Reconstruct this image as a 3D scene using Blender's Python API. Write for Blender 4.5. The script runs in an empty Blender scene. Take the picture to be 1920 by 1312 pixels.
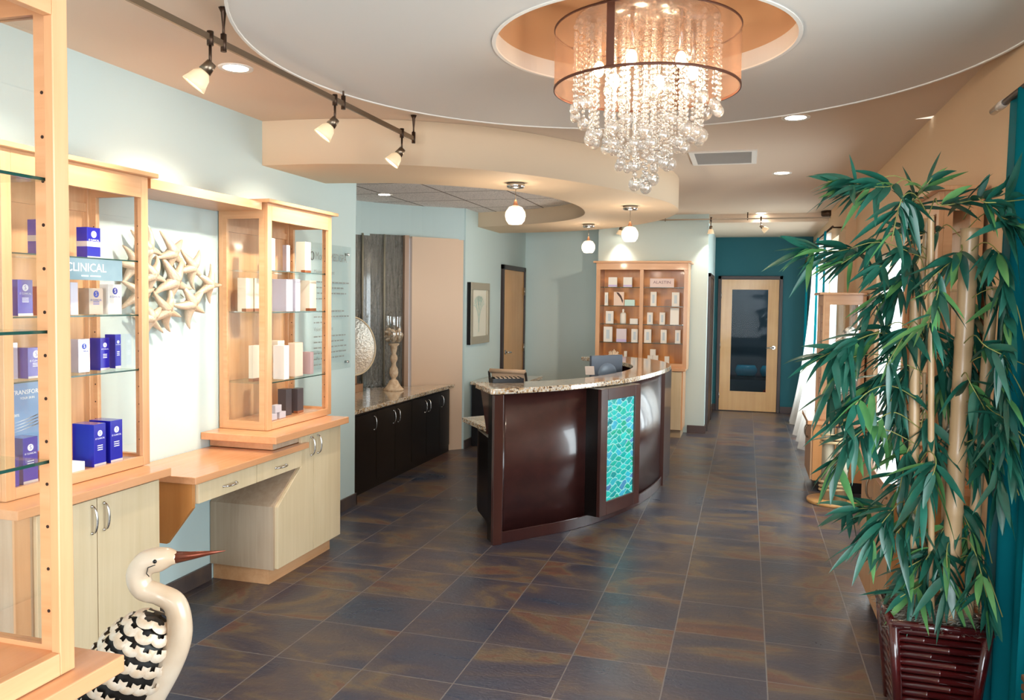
import bpy, math, random
from mathutils import Vector, Matrix
PI = math.pi
random.seed(7)
scn = bpy.context.scene
COL = scn.collection

# ------------------------------------------------------------------ camera
YAW, PITCH, ROLL = 0.280898728, -0.046723838, 0.013020570
def cam_axes():
    cy, sy = math.cos(YAW), math.sin(YAW); cp, sp = math.cos(PITCH), math.sin(PITCH)
    r = Vector((cy, sy, 0)); f = Vector((-sy*cp, cy*cp, sp)); u = r.cross(f)
    cr, sr = math.cos(ROLL), math.sin(ROLL)
    return r*cr + u*sr, u*cr - r*sr, f
_r, _u, _f = cam_axes()
cd = bpy.data.cameras.new('camera'); cam = bpy.data.objects.new('camera', cd); COL.objects.link(cam)
m = Matrix(((_r.x, _u.x, -_f.x, 0), (_r.y, _u.y, -_f.y, 0), (_r.z, _u.z, -_f.z, 1.72), (0, 0, 0, 1)))
cam.matrix_world = m
cd.sensor_width = 36; cd.lens = 1520.165/1920*36; cd.shift_y = -(656-634.3)/1920
cd.clip_start = 0.05; cd.clip_end = 200
scn.camera = cam
# ------------------------------------------------------------------ world, exposure
w = bpy.data.worlds.new('daylight'); scn.world = w; w.use_nodes = True
bg = w.node_tree.nodes['Background']; bg.inputs[0].default_value = (0.80, 0.90, 1.0, 1); bg.inputs[1].default_value = 1.3
scn.view_settings.view_transform = 'Standard'; scn.view_settings.look = 'None'
scn.view_settings.exposure = 0.92; scn.view_settings.gamma = 1; scn.view_settings.use_curve_mapping = False
scn.cycles.max_bounces = 8; scn.cycles.transparent_max_bounces = 24
scn.cycles.diffuse_bounces = 4; scn.cycles.glossy_bounces = 4; scn.cycles.transmission_bounces = 6
scn.cycles.sample_clamp_indirect = 4.0; scn.cycles.caustics_reflective = False; scn.cycles.caustics_refractive = False
scn.cycles.use_denoising = True
def light(name, kind, loc, energy, color=(1, 1, 1), target=None, size=0.1, size_y=None, spot=None, blend=0.5, spread=None):
    l = bpy.data.lights.new(name, kind); o = bpy.data.objects.new(name, l); COL.objects.link(o)
    l.energy = energy; l.color = color; o.location = loc
    if kind == 'AREA':
        l.shape = 'RECTANGLE'; l.size = size; l.size_y = size_y or size
        if spread: l.spread = math.radians(spread)
    elif kind == 'SUN': l.angle = size
    else: l.shadow_soft_size = size
    if kind == 'SPOT': l.spot_size = math.radians(spot); l.spot_blend = blend
    if target is not None:
        d = Vector(target) - Vector(loc); o.rotation_euler = d.to_track_quat('-Z', 'Y').to_euler()
    return o
WARM = (1.0, 0.72, 0.45); DAY = (0.86, 0.94, 1.0)
# daylight coming through the shop front behind the photographer and the two side windows
light('daylight_front', 'AREA', (0.9, -5.5, 2.2), 640, DAY, (-0.9, 6, 1.0), 6.5, 3.6)
light('daylight_side', 'AREA', (1.9, 1.6, 1.5), 105, DAY, (-3, 2.9, 0.9), 3.0, 2.2)
light('daylight_side_far', 'AREA', (1.7, 11.1, 1.5), 80, DAY, (-1, 10.6, 0.8), 2.6, 2.0)

light('daylight_side_middle', 'AREA', (1.75, 6.9, 1.25), 45, DAY, (-3, 6.4, 1.0), 1.25, 1.8)
# ------------------------------------------------------------------ materials
def lin(c):
    if isinstance(c, str):
        c = c.lstrip('#'); c = [int(c[i:i+2], 16)/255 for i in (0, 2, 4)]
    return tuple((x/12.92 if x <= 0.04045 else ((x+0.055)/1.055)**2.4) for x in c[:3]) + (1,)
MATS = {}
def mat(name, c='#808080', rough=0.5, metal=0.0, spec=0.5, coat=0.0, bump=0.0, bscale=40, vary=0.0, vscale=5, emit=None, estr=0, c2=None):
    if name in MATS: return MATS[name]
    m = bpy.data.materials.new(name); m.use_nodes = True; MATS[name] = m
    nt = m.node_tree; b = nt.nodes['Principled BSDF']
    b.inputs['Base Color'].default_value = lin(c); b.inputs['Roughness'].default_value = rough
    b.inputs['Metallic'].default_value = metal; b.inputs['Specular IOR Level'].default_value = spec
    b.inputs['Coat Weight'].default_value = coat; b.inputs['Coat Roughness'].default_value = 0.08
    if emit: b.inputs['Emission Color'].default_value = lin(emit); b.inputs['Emission Strength'].default_value = estr
    tc = nt.nodes.new('ShaderNodeTexCoord')
    if vary or c2:
        n = nt.nodes.new('ShaderNodeTexNoise'); n.inputs['Scale'].default_value = vscale; n.inputs['Detail'].default_value = 4
        nt.links.new(tc.outputs['Object'], n.inputs['Vector'])
        rp = nt.nodes.new('ShaderNodeValToRGB'); rp.color_ramp.elements[0].position = 0.35; rp.color_ramp.elements[1].position = 0.65
        a = lin(c); d = lin(c2) if c2 else tuple(x*(1-vary) for x in a[:3]) + (1,)
        rp.color_ramp.elements[0].color = d; rp.color_ramp.elements[1].color = a
        nt.links.new(n.outputs['Fac'], rp.inputs['Fac']); nt.links.new(rp.outputs['Color'], b.inputs['Base Color'])
    if bump:
        n2 = nt.nodes.new('ShaderNodeTexNoise'); n2.inputs['Scale'].default_value = bscale; n2.inputs['Detail'].default_value = 5
        nt.links.new(tc.outputs['Object'], n2.inputs['Vector'])
        bp = nt.nodes.new('ShaderNodeBump'); bp.inputs['Strength'].default_value = bump; bp.inputs['Distance'].default_value = 0.01
        nt.links.new(n2.outputs['Fac'], bp.inputs['Height']); nt.links.new(bp.outputs['Normal'], b.inputs['Normal'])
    return m
def wood(name, c1, c2, axis='Z', rough=0.35, scale=1.0, coat=0.2, contrast=(0.3, 0.7)):
    if name in MATS: return MATS[name]
    m = mat(name, c1, rough, coat=coat); nt = m.node_tree; b = nt.nodes['Principled BSDF']
    tc = nt.nodes.new('ShaderNodeTexCoord'); mp = nt.nodes.new('ShaderNodeMapping')
    s = {'X': (1.2, 26, 26), 'Y': (26, 1.2, 26), 'Z': (26, 26, 1.2)}[axis]
    mp.inputs['Scale'].default_value = tuple(x*scale for x in s)
    n = nt.nodes.new('ShaderNodeTexNoise'); n.inputs['Scale'].default_value = 1.0; n.inputs['Detail'].default_value = 6; n.inputs['Roughness'].default_value = 0.6; n.inputs['Distortion'].default_value = 0.6
    n3 = nt.nodes.new('ShaderNodeTexNoise'); n3.inputs['Scale'].default_value = 2.5; n3.inputs['Detail'].default_value = 2
    mx = nt.nodes.new('ShaderNodeMath'); mx.operation = 'MULTIPLY_ADD'; mx.inputs[1].default_value = 0.45
    rp = nt.nodes.new('ShaderNodeValToRGB'); rp.color_ramp.elements[0].position, rp.color_ramp.elements[1].position = contrast
    rp.color_ramp.elements[0].color = lin(c2); rp.color_ramp.elements[1].color = lin(c1)
    L = nt.links
    L.new(tc.outputs['Object'], mp.inputs['Vector']); L.new(mp.outputs['Vector'], n.inputs['Vector']); L.new(tc.outputs['Object'], n3.inputs['Vector'])
    L.new(n3.outputs['Fac'], mx.inputs[0])
    m2 = nt.nodes.new('ShaderNodeMath'); m2.operation = 'MULTIPLY'; m2.inputs[1].default_value = 0.6; L.new(n.outputs['Fac'], m2.inputs[0]); L.new(m2.outputs[0], mx.inputs[2])
    L.new(mx.outputs[0], rp.inputs['Fac']); L.new(rp.outputs['Color'], b.inputs['Base Color'])
    return m
def glassy(name, tint=(0.985, 0.995, 0.99), gloss=0.03, rough=0.02, edge=0.5):
    if name in MATS: return MATS[name]
    m = bpy.data.materials.new(name); m.use_nodes = True; MATS[name] = m; nt = m.node_tree; nt.nodes.clear()
    o = nt.nodes.new('ShaderNodeOutputMaterial'); t = nt.nodes.new('ShaderNodeBsdfTransparent'); t.inputs[0].default_value = (*tint, 1)
    g = nt.nodes.new('ShaderNodeBsdfGlossy'); g.inputs['Roughness'].default_value = rough
    lw = nt.nodes.new('ShaderNodeLayerWeight'); lw.inputs[0].default_value = 0.35
    ma = nt.nodes.new('ShaderNodeMath'); ma.operation = 'MULTIPLY_ADD'; ma.inputs[1].default_value = edge*0.3; ma.inputs[2].default_value = gloss; ma.use_clamp = True
    mx = nt.nodes.new('ShaderNodeMixShader')
    nt.links.new(lw.outputs['Fresnel'], ma.inputs[0]); nt.links.new(ma.outputs[0], mx.inputs[0])
    nt.links.new(t.outputs[0], mx.inputs[1]); nt.links.new(g.outputs[0], mx.inputs[2]); nt.links.new(mx.outputs[0], o.inputs[0])
    return m
def sheer(name, c, alpha=0.5, trans=0.6):
    """thin cloth: part lets light straight through, part scatters it"""
    if name in MATS: return MATS[name]
    m = bpy.data.materials.new(name); m.use_nodes = True; MATS[name] = m; nt = m.node_tree; nt.nodes.clear()
    o = nt.nodes.new('ShaderNodeOutputMaterial'); t = nt.nodes.new('ShaderNodeBsdfTransparent')
    d = nt.nodes.new('ShaderNodeBsdfDiffuse'); d.inputs[0].default_value = lin(c)
    tr = nt.nodes.new('ShaderNodeBsdfTranslucent'); tr.inputs[0].default_value = lin(c)
    m1 = nt.nodes.new('ShaderNodeMixShader'); m1.inputs[0].default_value = trans
    m2 = nt.nodes.new('ShaderNodeMixShader'); m2.inputs[0].default_value = alpha
    nt.links.new(d.outputs[0], m1.inputs[1]); nt.links.new(tr.outputs[0], m1.inputs[2])
    nt.links.new(t.outputs[0], m2.inputs[1]); nt.links.new(m1.outputs[0], m2.inputs[2]); nt.links.new(m2.outputs[0], o.inputs[0])
    return m
def emis(name, c, s):
    if name in MATS: return MATS[name]
    m = bpy.data.materials.new(name); m.use_nodes = True; MATS[name] = m; nt = m.node_tree; nt.nodes.clear()
    o = nt.nodes.new('ShaderNodeOutputMaterial'); e = nt.nodes.new('ShaderNodeEmission'); e.inputs[0].default_value = lin(c); e.inputs[1].default_value = s
    nt.links.new(e.outputs[0], o.inputs[0]); return m

M_WALL = mat('wall_paint_blue', '#c3d6d6', 0.7, bump=0.05, bscale=120)
M_TEAL = mat('wall_paint_teal', '#0f5c66', 0.65)
M_TAN = mat('wall_paint_tan', '#d9b893', 0.7, bump=0.04, bscale=120)
M_BEIGE = mat('wall_paint_beige', '#dcbfa4', 0.5)
M_CEIL = mat('ceiling_paint', '#dcc6b0', 0.8)
M_SOFF = mat('soffit_paint', '#dfc5a6', 0.8)
M_DISC = mat('ceiling_disc_paint', '#ded6cd', 0.75)
M_COFF = mat('coffer_paint', '#c09a78', 0.7)
M_MAPLE = wood('maple_upright', '#dcaa7e', '#c68f60')
M_MAPLEY = wood('maple_lengthwise', '#dcaa7e', '#c68f60', 'Y')
M_MAPLEX = wood('maple_crosswise', '#dcaa7e', '#c68f60', 'X')
M_TOP = wood('maple_worktop', '#dfa478', '#cb8e5e', 'Y', rough=0.25, coat=0.4)
M_DOORP = wood('maple_pale_door', '#dcc8a6', '#ccb68f', 'Z', rough=0.4)
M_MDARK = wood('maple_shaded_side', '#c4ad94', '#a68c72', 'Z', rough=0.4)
M_VEN = wood('maple_veneer', '#dba96c', '#c68f50', 'Z', rough=0.35, scale=0.6)
M_DARK = wood('espresso_wood', '#40201d', '#2a1313', 'X', rough=0.3, coat=0.5, scale=0.5)
M_DARKZ = wood('espresso_wood_upright', '#47261f', '#2e1714', 'Z', rough=0.28, coat=0.5, scale=0.5)
M_BLACKW = mat('black_stained_wood', '#0e0706', 0.35, spec=0.3, coat=0.15)
M_FRAME = mat('door_frame_paint', '#33221d', 0.4)
M_CHROME = mat('brushed_chrome', '#c9c7c4', 0.22, metal=1)
M_NICKEL = mat('aged_nickel', '#8d7c6a', 0.35, metal=1)
M_BRONZE = mat('bronze', '#4a372b', 0.4, metal=0.8)
M_WHITE = mat('white_paper', '#f2f0ea', 0.45)
M_HOLE = mat('shelf_pin_hole', '#2a150a', 0.8)
M_GLASS = glassy('clear_glass')
M_SHELF = glassy('shelf_glass', (0.93, 0.985, 0.965), 0.05)
M_EDGE = mat('glass_edge_green', '#1d4038', 0.15)
M_TRIMW = mat('white_trim', '#efe8df', 0.5)

# ------------------------------------------------------------------ mesh builder
class MB:
    def __init__(s): s.v = []; s.f = []; s.sm = []
    def add(s, vs, fs, sm=False):
        o = len(s.v); s.v += [tuple(p) for p in vs]; s.f += [tuple(i+o for i in f) for f in fs]; s.sm += [sm]*len(fs); return s
    def box(s, x0, x1, y0, y1, z0, z1):
        if x0 > x1: x0, x1 = x1, x0
        if y0 > y1: y0, y1 = y1, y0
        if z0 > z1: z0, z1 = z1, z0
        v = [(x, y, z) for z in (z0, z1) for y in (y0, y1) for x in (x0, x1)]
        return s.add(v, [(0, 2, 3, 1), (4, 5, 7, 6), (0, 1, 5, 4), (2, 6, 7, 3), (0, 4, 6, 2), (1, 3, 7, 5)])
    def prism(s, poly, z0, z1, axis='Z', sm=False):
        """poly of 2D points extruded along axis from z0 to z1"""
        a = sum(poly[i][0]*poly[(i+1) % len(poly)][1]-poly[(i+1) % len(poly)][0]*poly[i][1] for i in range(len(poly)))
        if a < 0: poly = poly[::-1]
        def P(p, h):
            if axis == 'Z': return (p[0], p[1], h)
            if axis == 'X': return (h, p[0], p[1])
            return (p[1], h, p[0])
        n = len(poly); v = [P(p, z0) for p in poly] + [P(p, z1) for p in poly]
        f = [tuple(range(n))[::-1], tuple(range(n, 2*n))]
        s.add(v, f); o = len(s.v)-2*n
        s.f += [(o+i, o+(i+1) % n, o+n+(i+1) % n, o+n+i) for i in range(n)]; s.sm += [sm]*n
        return s
    def tube(s, pts, r, n=10, caps=True, flat=None):
        P = [Vector(p) for p in pts]; R = r if isinstance(r, (list, tuple)) else [r]*len(P)
        t0 = (P[1]-P[0]).normalized(); up = Vector((0, 0, 1)) if abs(t0.z) < 0.9 else Vector((1, 0, 0))
        nrm = (up - t0*up.dot(t0)).normalized(); vs = []
        for i, p in enumerate(P):
            t = ((P[min(i+1, len(P)-1)]-P[max(i-1, 0)])).normalized()
            nrm = (nrm - t*nrm.dot(t)).normalized(); bn = t.cross(nrm)
            for k in range(n):
                a = 2*PI*k/n; ca, sa = math.cos(a), math.sin(a)
                if flat: ca *= flat
                vs.append(p + (nrm*ca + bn*sa)*R[i])
        f = [(i*n+k, i*n+(k+1) % n, (i+1)*n+(k+1) % n, (i+1)*n+k) for i in range(len(P)-1) for k in range(n)]
        s.add(vs, f, True)
        if caps:
            o = len(s.v)-len(vs); s.f += [tuple(o+k for k in range(n))[::-1], tuple(o+(len(P)-1)*n+k for k in range(n))]; s.sm += [False, False]
        return s
    def lathe(s, prof, cx=0, cy=0, n=32, mat=None, sm=True):
        vs = []
        for r, z in prof:
            for k in range(n):
                a = 2*PI*k/n; vs.append((cx+r*math.cos(a), cy+r*math.sin(a), z))
        if mat: vs = [mat @ Vector(p) for p in vs]
        f = [(i*n+k, i*n+(k+1) % n, (i+1)*n+(k+1) % n, (i+1)*n+k) for i in range(len(prof)-1) for k in range(n)]
        return s.add(vs, f, sm)
    def ball(s, c, r, n=12, m=8, sc=(1, 1, 1), rot=None):
        vs = []; 
        for j in range(m+1):
            th = PI*j/m
            for k in range(n):
                a = 2*PI*k/n; p = Vector((r*sc[0]*math.sin(th)*math.cos(a), r*sc[1]*math.sin(th)*math.sin(a), r*sc[2]*math.cos(th)))
                if rot: p = rot @ p
                vs.append(p + Vector(c))
        f = [(j*n+k, (j+1)*n+k, (j+1)*n+(k+1) % n, j*n+(k+1) % n) for j in range(m) for k in range(n)]
        return s.add(vs, f, True)
    def xf(s, M):
        s.v = [tuple(M @ Vector(p)) for p in s.v]; return s
OFF = {}
def _mesh(name, mb, m, off=(0, 0, 0), bevel=0):
    me = bpy.data.meshes.new(name); ox, oy, oz = off
    me.from_pydata([(x-ox, y-oy, z-oz) for x, y, z in mb.v], [], mb.f); me.polygons.foreach_set('use_smooth', mb.sm)
    me.validate(); me.update()
    if m: me.materials.append(m)
    o = bpy.data.objects.new(name, me); COL.objects.link(o)
    if bevel:
        b = o.modifiers.new('bevel', 'BEVEL'); b.width = bevel; b.segments = 2; b.limit_method = 'ANGLE'; b.angle_limit = math.radians(40)
    return o
def struct(name, mb, m, bevel=0):
    o = _mesh(name, mb, m, (0, 0, 0), bevel); o['kind'] = 'structure'; OFF[o.name] = (0, 0, 0); return o
def thing(name, label, cat, loc, group=None, rot=0):
    o = bpy.data.objects.new(name, None); COL.objects.link(o); o.location = loc; o.rotation_euler = (0, 0, rot)
    o.empty_display_size = 0.1
    o['label'] = label; o['category'] = cat
    if group: o['group'] = group
    OFF[o.name] = tuple(loc) if rot == 0 else (0, 0, 0)
    return o
def part(name, mb, m, parent, label=None, bevel=0):
    off = OFF[parent.name]; o = _mesh(name, mb, m, off, bevel); o.parent = parent; OFF[o.name] = off
    if label: o['label'] = label
    return o
def solo(name, mb, m, label, cat, group=None, bevel=0, kind=None):
    xs = [p[0] for p in mb.v]; ys = [p[1] for p in mb.v]; zs = [p[2] for p in mb.v]
    loc = ((min(xs)+max(xs))/2, (min(ys)+max(ys))/2, min(zs))
    o = _mesh(name, mb, m, loc, bevel); o.location = loc; OFF[o.name] = loc
    o['label'] = label; o['category'] = cat
    if group: o['group'] = group
    if kind: o['kind'] = kind
    return o
def text_mb(s, size, M, extrude=0.0006, align='CENTER', sx=1.0):
    cu = bpy.data.curves.new('t', 'FONT'); cu.body = s; cu.size = size; cu.extrude = extrude; cu.align_x = align; cu.align_y = 'CENTER'
    cu.resolution_u = 2
    ob = bpy.data.objects.new('t', cu); COL.objects.link(ob)
    dg = bpy.context.evaluated_depsgraph_get(); me = bpy.data.meshes.new_from_object(ob.evaluated_get(dg))
    mb = MB(); mb.add([M @ Vector((v.co.x*sx, v.co.y, v.co.z)) for v in me.vertices], [tuple(p.vertices) for p in me.polygons])
    bpy.data.objects.remove(ob); bpy.data.curves.remove(cu); bpy.data.meshes.remove(me); return mb
def face_px(x, y, z):   # frame of text read from +X side: right = +Y, up = +Z, out = +X
    return Matrix(((0, 0, 1, x), (1, 0, 0, y), (0, 1, 0, z), (0, 0, 0, 1)))
def face_my(x, y, z):   # text read from -Y side: right = +X
    return Matrix(((1, 0, 0, x), (0, 0, -1, y), (0, 1, 0, z), (0, 0, 0, 1)))
def catmull(pts, per=8):
    P = [Vector(p) for p in pts]; P = [P[0]*2-P[1]] + P + [P[-1]*2-P[-2]]; out = []
    for i in range(1, len(P)-2):
        a, b, c, d = P[i-1:i+3]
        for k in range(per):
            t = k/per; out.append(0.5*((2*b)+(c-a)*t+(2*a-5*b+4*c-d)*t*t+(3*b-a-3*c+d)*t**3))
    out.append(P[-2]); return out
def arc(cx, cy, r, a0, a1, n):
    return [(cx+r*math.cos(math.radians(a0+(a1-a0)*i/n)), cy+r*math.sin(math.radians(a0+(a1-a0)*i/n))) for i in range(n+1)]
def offset_path(path, d):
    out = []
    for i, p in enumerate(path):
        a = Vector(path[max(i-1, 0)][:2]); b = Vector(path[min(i+1, len(path)-1)][:2]); t = (b-a).normalized()
        out.append((p[0]+t.y*d, p[1]-t.x*d))
    return out
def smooth2(path, per=5): return [(p.x, p.y) for p in catmull([(a, b, 0) for a, b in path], per)]

# ------------------------------------------------------------------ floor
def floor_mat(name='slate_tile', ox=-0.319, oy=0.193, base=True):
    m = mat(name, '#4a4a55', 0.38, spec=0.5); nt = m.node_tree; L = nt.links; b = nt.nodes['Principled BSDF']
    tc = nt.nodes.new('ShaderNodeTexCoord'); mp = nt.nodes.new('ShaderNodeMapping'); mp.inputs['Location'].default_value = (-ox, -oy, 0)
    L.new(tc.outputs['Object'], mp.inputs['Vector'])
    br = nt.nodes.new('ShaderNodeTexBrick'); br.offset = 0; br.squash = 1
    br.inputs['Scale'].default_value = 1; br.inputs['Brick Width'].default_value = 0.4517; br.inputs['Row Height'].default_value = 0.4517
    br.inputs['Mortar Size'].default_value = 0.0032; br.inputs['Mortar Smooth'].default_value = 0.2; br.inputs['Bias'].default_value = 0
    br.inputs['Color1'].default_value = (0, 0, 0, 1); br.inputs['Color2'].default_value = (1, 1, 1, 1)
    L.new(mp.outputs['Vector'], br.inputs['Vector'])
    # per-tile offset so clouds break at the joints
    sc = nt.nodes.new('ShaderNodeVectorMath'); sc.operation = 'MULTIPLY_ADD'; sc.inputs[1].default_value = (7, 5, 9)
    L.new(br.outputs['Color'], sc.inputs[0]); 
    st = nt.nodes.new('ShaderNodeMapping'); st.inputs['Scale'].default_value = (1.0, 1.9, 1); L.new(tc.outputs['Object'], st.inputs['Vector'])
    L.new(st.outputs['Vector'], sc.inputs[2])
    n1 = nt.nodes.new('ShaderNodeTexNoise'); n1.inputs['Scale'].default_value = 1.05; n1.inputs['Detail'].default_value = 7; n1.inputs['Roughness'].default_value = 0.62; n1.inputs['Distortion'].default_value = 0.9
    L.new(sc.outputs[0], n1.inputs['Vector'])
    rp = nt.nodes.new('ShaderNodeValToRGB'); e = rp.color_ramp.elements
    e[0].position = 0.30; e[0].color = lin('#353f52'); e[1].position = 0.46; e[1].color = lin('#433f4a')
    for p, c in ((0.53, '#554a4a'), (0.575, '#6a5b49'), (0.60, '#68493c'), (0.68, '#563f3f'), (0.8, '#3d3d50')):
        q = e.new(p); q.color = lin(c)
    L.new(n1.outputs['Fac'], rp.inputs['Fac'])
    mo = nt.nodes.new('ShaderNodeMixRGB'); mo.inputs['Color2'].default_value = lin('#77716f'); L.new(br.outputs['Fac'], mo.inputs['Fac']); L.new(rp.outputs['Color'], mo.inputs['Color1'])
    L.new(mo.outputs['Color'], b.inputs['Base Color'])
    n2 = nt.nodes.new('ShaderNodeTexNoise'); n2.inputs['Scale'].default_value = 22; n2.inputs['Detail'].default_value = 8; n2.inputs['Distortion'].default_value = 1.5; L.new(st.outputs['Vector'], n2.inputs['Vector'])
    bp = nt.nodes.new('ShaderNodeBump'); bp.inputs['Strength'].default_value = 0.35; bp.inputs['Distance'].default_value = 0.006
    sub = nt.nodes.new('ShaderNodeMath'); sub.operation = 'SUBTRACT'; L.new(n2.outputs['Fac'], sub.inputs[0]); L.new(br.outputs['Fac'], sub.inputs[1])
    L.new(sub.outputs[0], bp.inputs['Height']); L.new(bp.outputs['Normal'], b.inputs['Normal'])
    rr = nt.nodes.new('ShaderNodeMapRange'); rr.inputs[3].default_value = 0.2; rr.inputs[4].default_value = 0.42; L.new(n1.outputs['Fac'], rr.inputs[0]); L.new(rr.outputs[0], b.inputs['Roughness'])
    return m
M_FLOOR = floor_mat()
M_BASE = mat('slate_baseboard', '#413c40', 0.4, c2='#5c4d45', vscale=6, bump=0.1)
def granite(name='granite'):
    m = mat(name, '#c9b79f', 0.12, spec=0.6, coat=0.5); nt = m.node_tree; L = nt.links; b = nt.nodes['Principled BSDF']
    tc = nt.nodes.new('ShaderNodeTexCoord'); vo = nt.nodes.new('ShaderNodeTexVoronoi'); vo.inputs['Scale'].default_value = 95
    n = nt.nodes.new('ShaderNodeTexNoise'); n.inputs['Scale'].default_value = 9; n.inputs['Detail'].default_value = 6; n.inputs['Roughness'].default_value = 0.7
    L.new(tc.outputs['Object'], vo.inputs['Vector']); L.new(tc.outputs['Object'], n.inputs['Vector'])
    sp = nt.nodes.new('ShaderNodeSeparateColor'); L.new(vo.outputs['Color'], sp.inputs[0])
    ad = nt.nodes.new('ShaderNodeMath'); ad.operation = 'MULTIPLY_ADD'; ad.inputs[1].default_value = 0.45; L.new(sp.outputs[0], ad.inputs[0])
    m5 = nt.nodes.new('ShaderNodeMath'); m5.operation = 'MULTIPLY'; m5.inputs[1].default_value = 0.62; L.new(n.outputs['Fac'], m5.inputs[0]); L.new(m5.outputs[0], ad.inputs[2])
    rp = nt.nodes.new('ShaderNodeValToRGB'); e = rp.color_ramp.elements; e[0].position = 0.26; e[0].color = lin('#352821'); e[1].position = 0.8; e[1].color = lin('#efe9dd')
    for p, c in ((0.36, '#8a6646'), (0.45, '#c9a678'), (0.55, '#d9cbb4'), (0.64, '#b7ada0')): q = e.new(p); q.color = lin(c)
    L.new(ad.outputs[0], rp.inputs['Fac']); L.new(rp.outputs['Color'], b.inputs['Base Color']); return m
M_GRAN = granite()

struct('floor', MB().box(-4.6, 2.2, -2.2, 13.8, -0.1, 0), M_FLOOR)
CZ = 2.88
# ceiling with the coffer hole left open: ring plates around it
CX, CY = -0.46, 3.50     # centre of disc
def ring(cx, cy, r, outer, z, n=64):
    vs = []; fs = []
    for i in range(n):
        a = 2*PI*i/n; vs.append((cx+r*math.cos(a), cy+r*math.sin(a), z))
    for i in range(n):
        a = 2*PI*i/n; c, s_ = math.cos(a), math.sin(a); x0, x1, y0, y1 = outer
        tx = ((x1 if c > 0 else x0)-cx)/c if abs(c) > 1e-6 else 1e9; ty = ((y1 if s_ > 0 else y0)-cy)/s_ if abs(s_) > 1e-6 else 1e9
        t = min(tx, ty); vs.append((cx+c*t, cy+s_*t, z))
    fs = [(i, (i+1) % n, n+(i+1) % n, n+i) for i in range(n)]
    return vs, fs
c = MB(); v, f = ring(-0.446, 3.471, 0.63, (-3.2, 1.17, 1.0, 5.6), CZ); c.add(v, f)
c.box(-3.2, 1.17, -2.2, 1.0, CZ, CZ+0.05); c.box(-3.2, 1.17, 5.6, 11.0, CZ, CZ+0.05); c.box(-3.2, 1.17, 11.0, 13.6, 2.77, 3.0)
for (x, y) in ((-3.2, 1.0), (-3.2, 5.6), (1.17, 1.0), (1.17, 5.6)): pass
struct('ceiling', c, M_CEIL)
# disc below the ceiling with the coffer hole
d = MB(); N = 96
def annulus(mb, cx, cy, ro, ccx, ccy, ri, z0, z1, n=96):
    vs = []
    for z in (z0, z1):
        for i in range(n): a = 2*PI*i/n; vs.append((ccx+ri*math.cos(a), ccy+ri*math.sin(a), z))
        for i in range(n): a = 2*PI*i/n; vs.append((cx+ro*math.cos(a), cy+ro*math.sin(a), z))
    fs = []
    for i in range(n):
        j = (i+1) % n
        fs += [(i, n+i, n+j, j), (2*n+i, 2*n+j, 3*n+j, 3*n+i), (n+i, 3*n+i, 3*n+j, n+j), (i, j, 2*n+j, 2*n+i)]
    mb.add(vs, fs)
annulus(d, -0.524, 3.50, 1.60, -0.446, 3.471, 0.624, 2.80, 2.878)
struct('trim_1', d, M_DISC)
d = MB(); annulus(d, -0.524, 3.50, 1.612, -0.524, 3.50, 1.600, 2.794, 2.879); struct('trim_2', d, M_TRIMW)
d = MB(); annulus(d, -0.446, 3.471, 0.634, -0.446, 3.471, 0.618, 2.796, 2.803); struct('trim_3', d, M_TRIMW)
c = MB(); c.lathe([(0.63, 2.88), (0.63, 3.14), (0.0, 3.14)], -0.446, 3.471, 64); struct('ceiling_coffer', c, M_COFF)
# round soffit over the reception, with an opening to the acoustic ceiling
SO = [(-3.1, 4.733), (-2.834, 4.743), (-2.625, 4.765), (-2.251, 4.87), (-1.80, 5.13), (-1.454, 5.50), (-1.12, 6.03), (-0.86, 6.6), (-0.66, 7.3), (-0.66, 8.0), (-0.887, 8.695), (-1.28, 9.3), (-1.8, 9.77), (-2.4, 10.03), (-3.1, 10.10)]
OP = [(-3.1, 5.57), (-2.866, 5.60), (-2.484, 5.69), (-2.093, 5.96), (-1.80, 6.27), (-1.589, 6.76), (-1.50, 7.33), (-1.56, 7.955), (-1.76, 8.44), (-2.10, 8.79), (-2.60, 9.07), (-3.1, 9.224)]
SOs, OPs = smooth2(SO, 5), smooth2(OP, 5)
def resample(p, n):
    L = [0]
    for i in range(1, len(p)): L.append(L[-1]+math.dist(p[i], p[i-1]))
    out = []
    for k in range(n+1):
        t = L[-1]*k/n; i = next((i for i in range(1, len(L)) if L[i] >= t-1e-9), len(L)-1)
        u = (t-L[i-1])/max(L[i]-L[i-1], 1e-9); out.append((p[i-1][0]+(p[i][0]-p[i-1][0])*u, p[i-1][1]+(p[i][1]-p[i-1][1])*u))
    return out
n = 60; A, B = resample(SOs, n), resample(OPs, n)
s = MB(); vs = [(x, y, 2.59) for x, y in A]+[(x, y, 2.59) for x, y in B]+[(x, y, CZ-0.001) for x, y in A]+[(x, y, CZ-0.001) for x, y in B]
k = n+1; fs = []
for i in range(n):
    fs.append((i, i+1, k+i+1, k+i))
s.add(vs, fs); o = 0
s.add([], []); s.f += [(i, 2*k+i, 2*k+i+1, i+1) for i in range(n)]; s.sm += [True]*n
s.f += [(k+i, k+i+1, 3*k+i+1, 3*k+i) for i in range(n)]; s.sm += [True]*n
struct('ceiling_soffit', s, M_SOFF)
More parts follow.
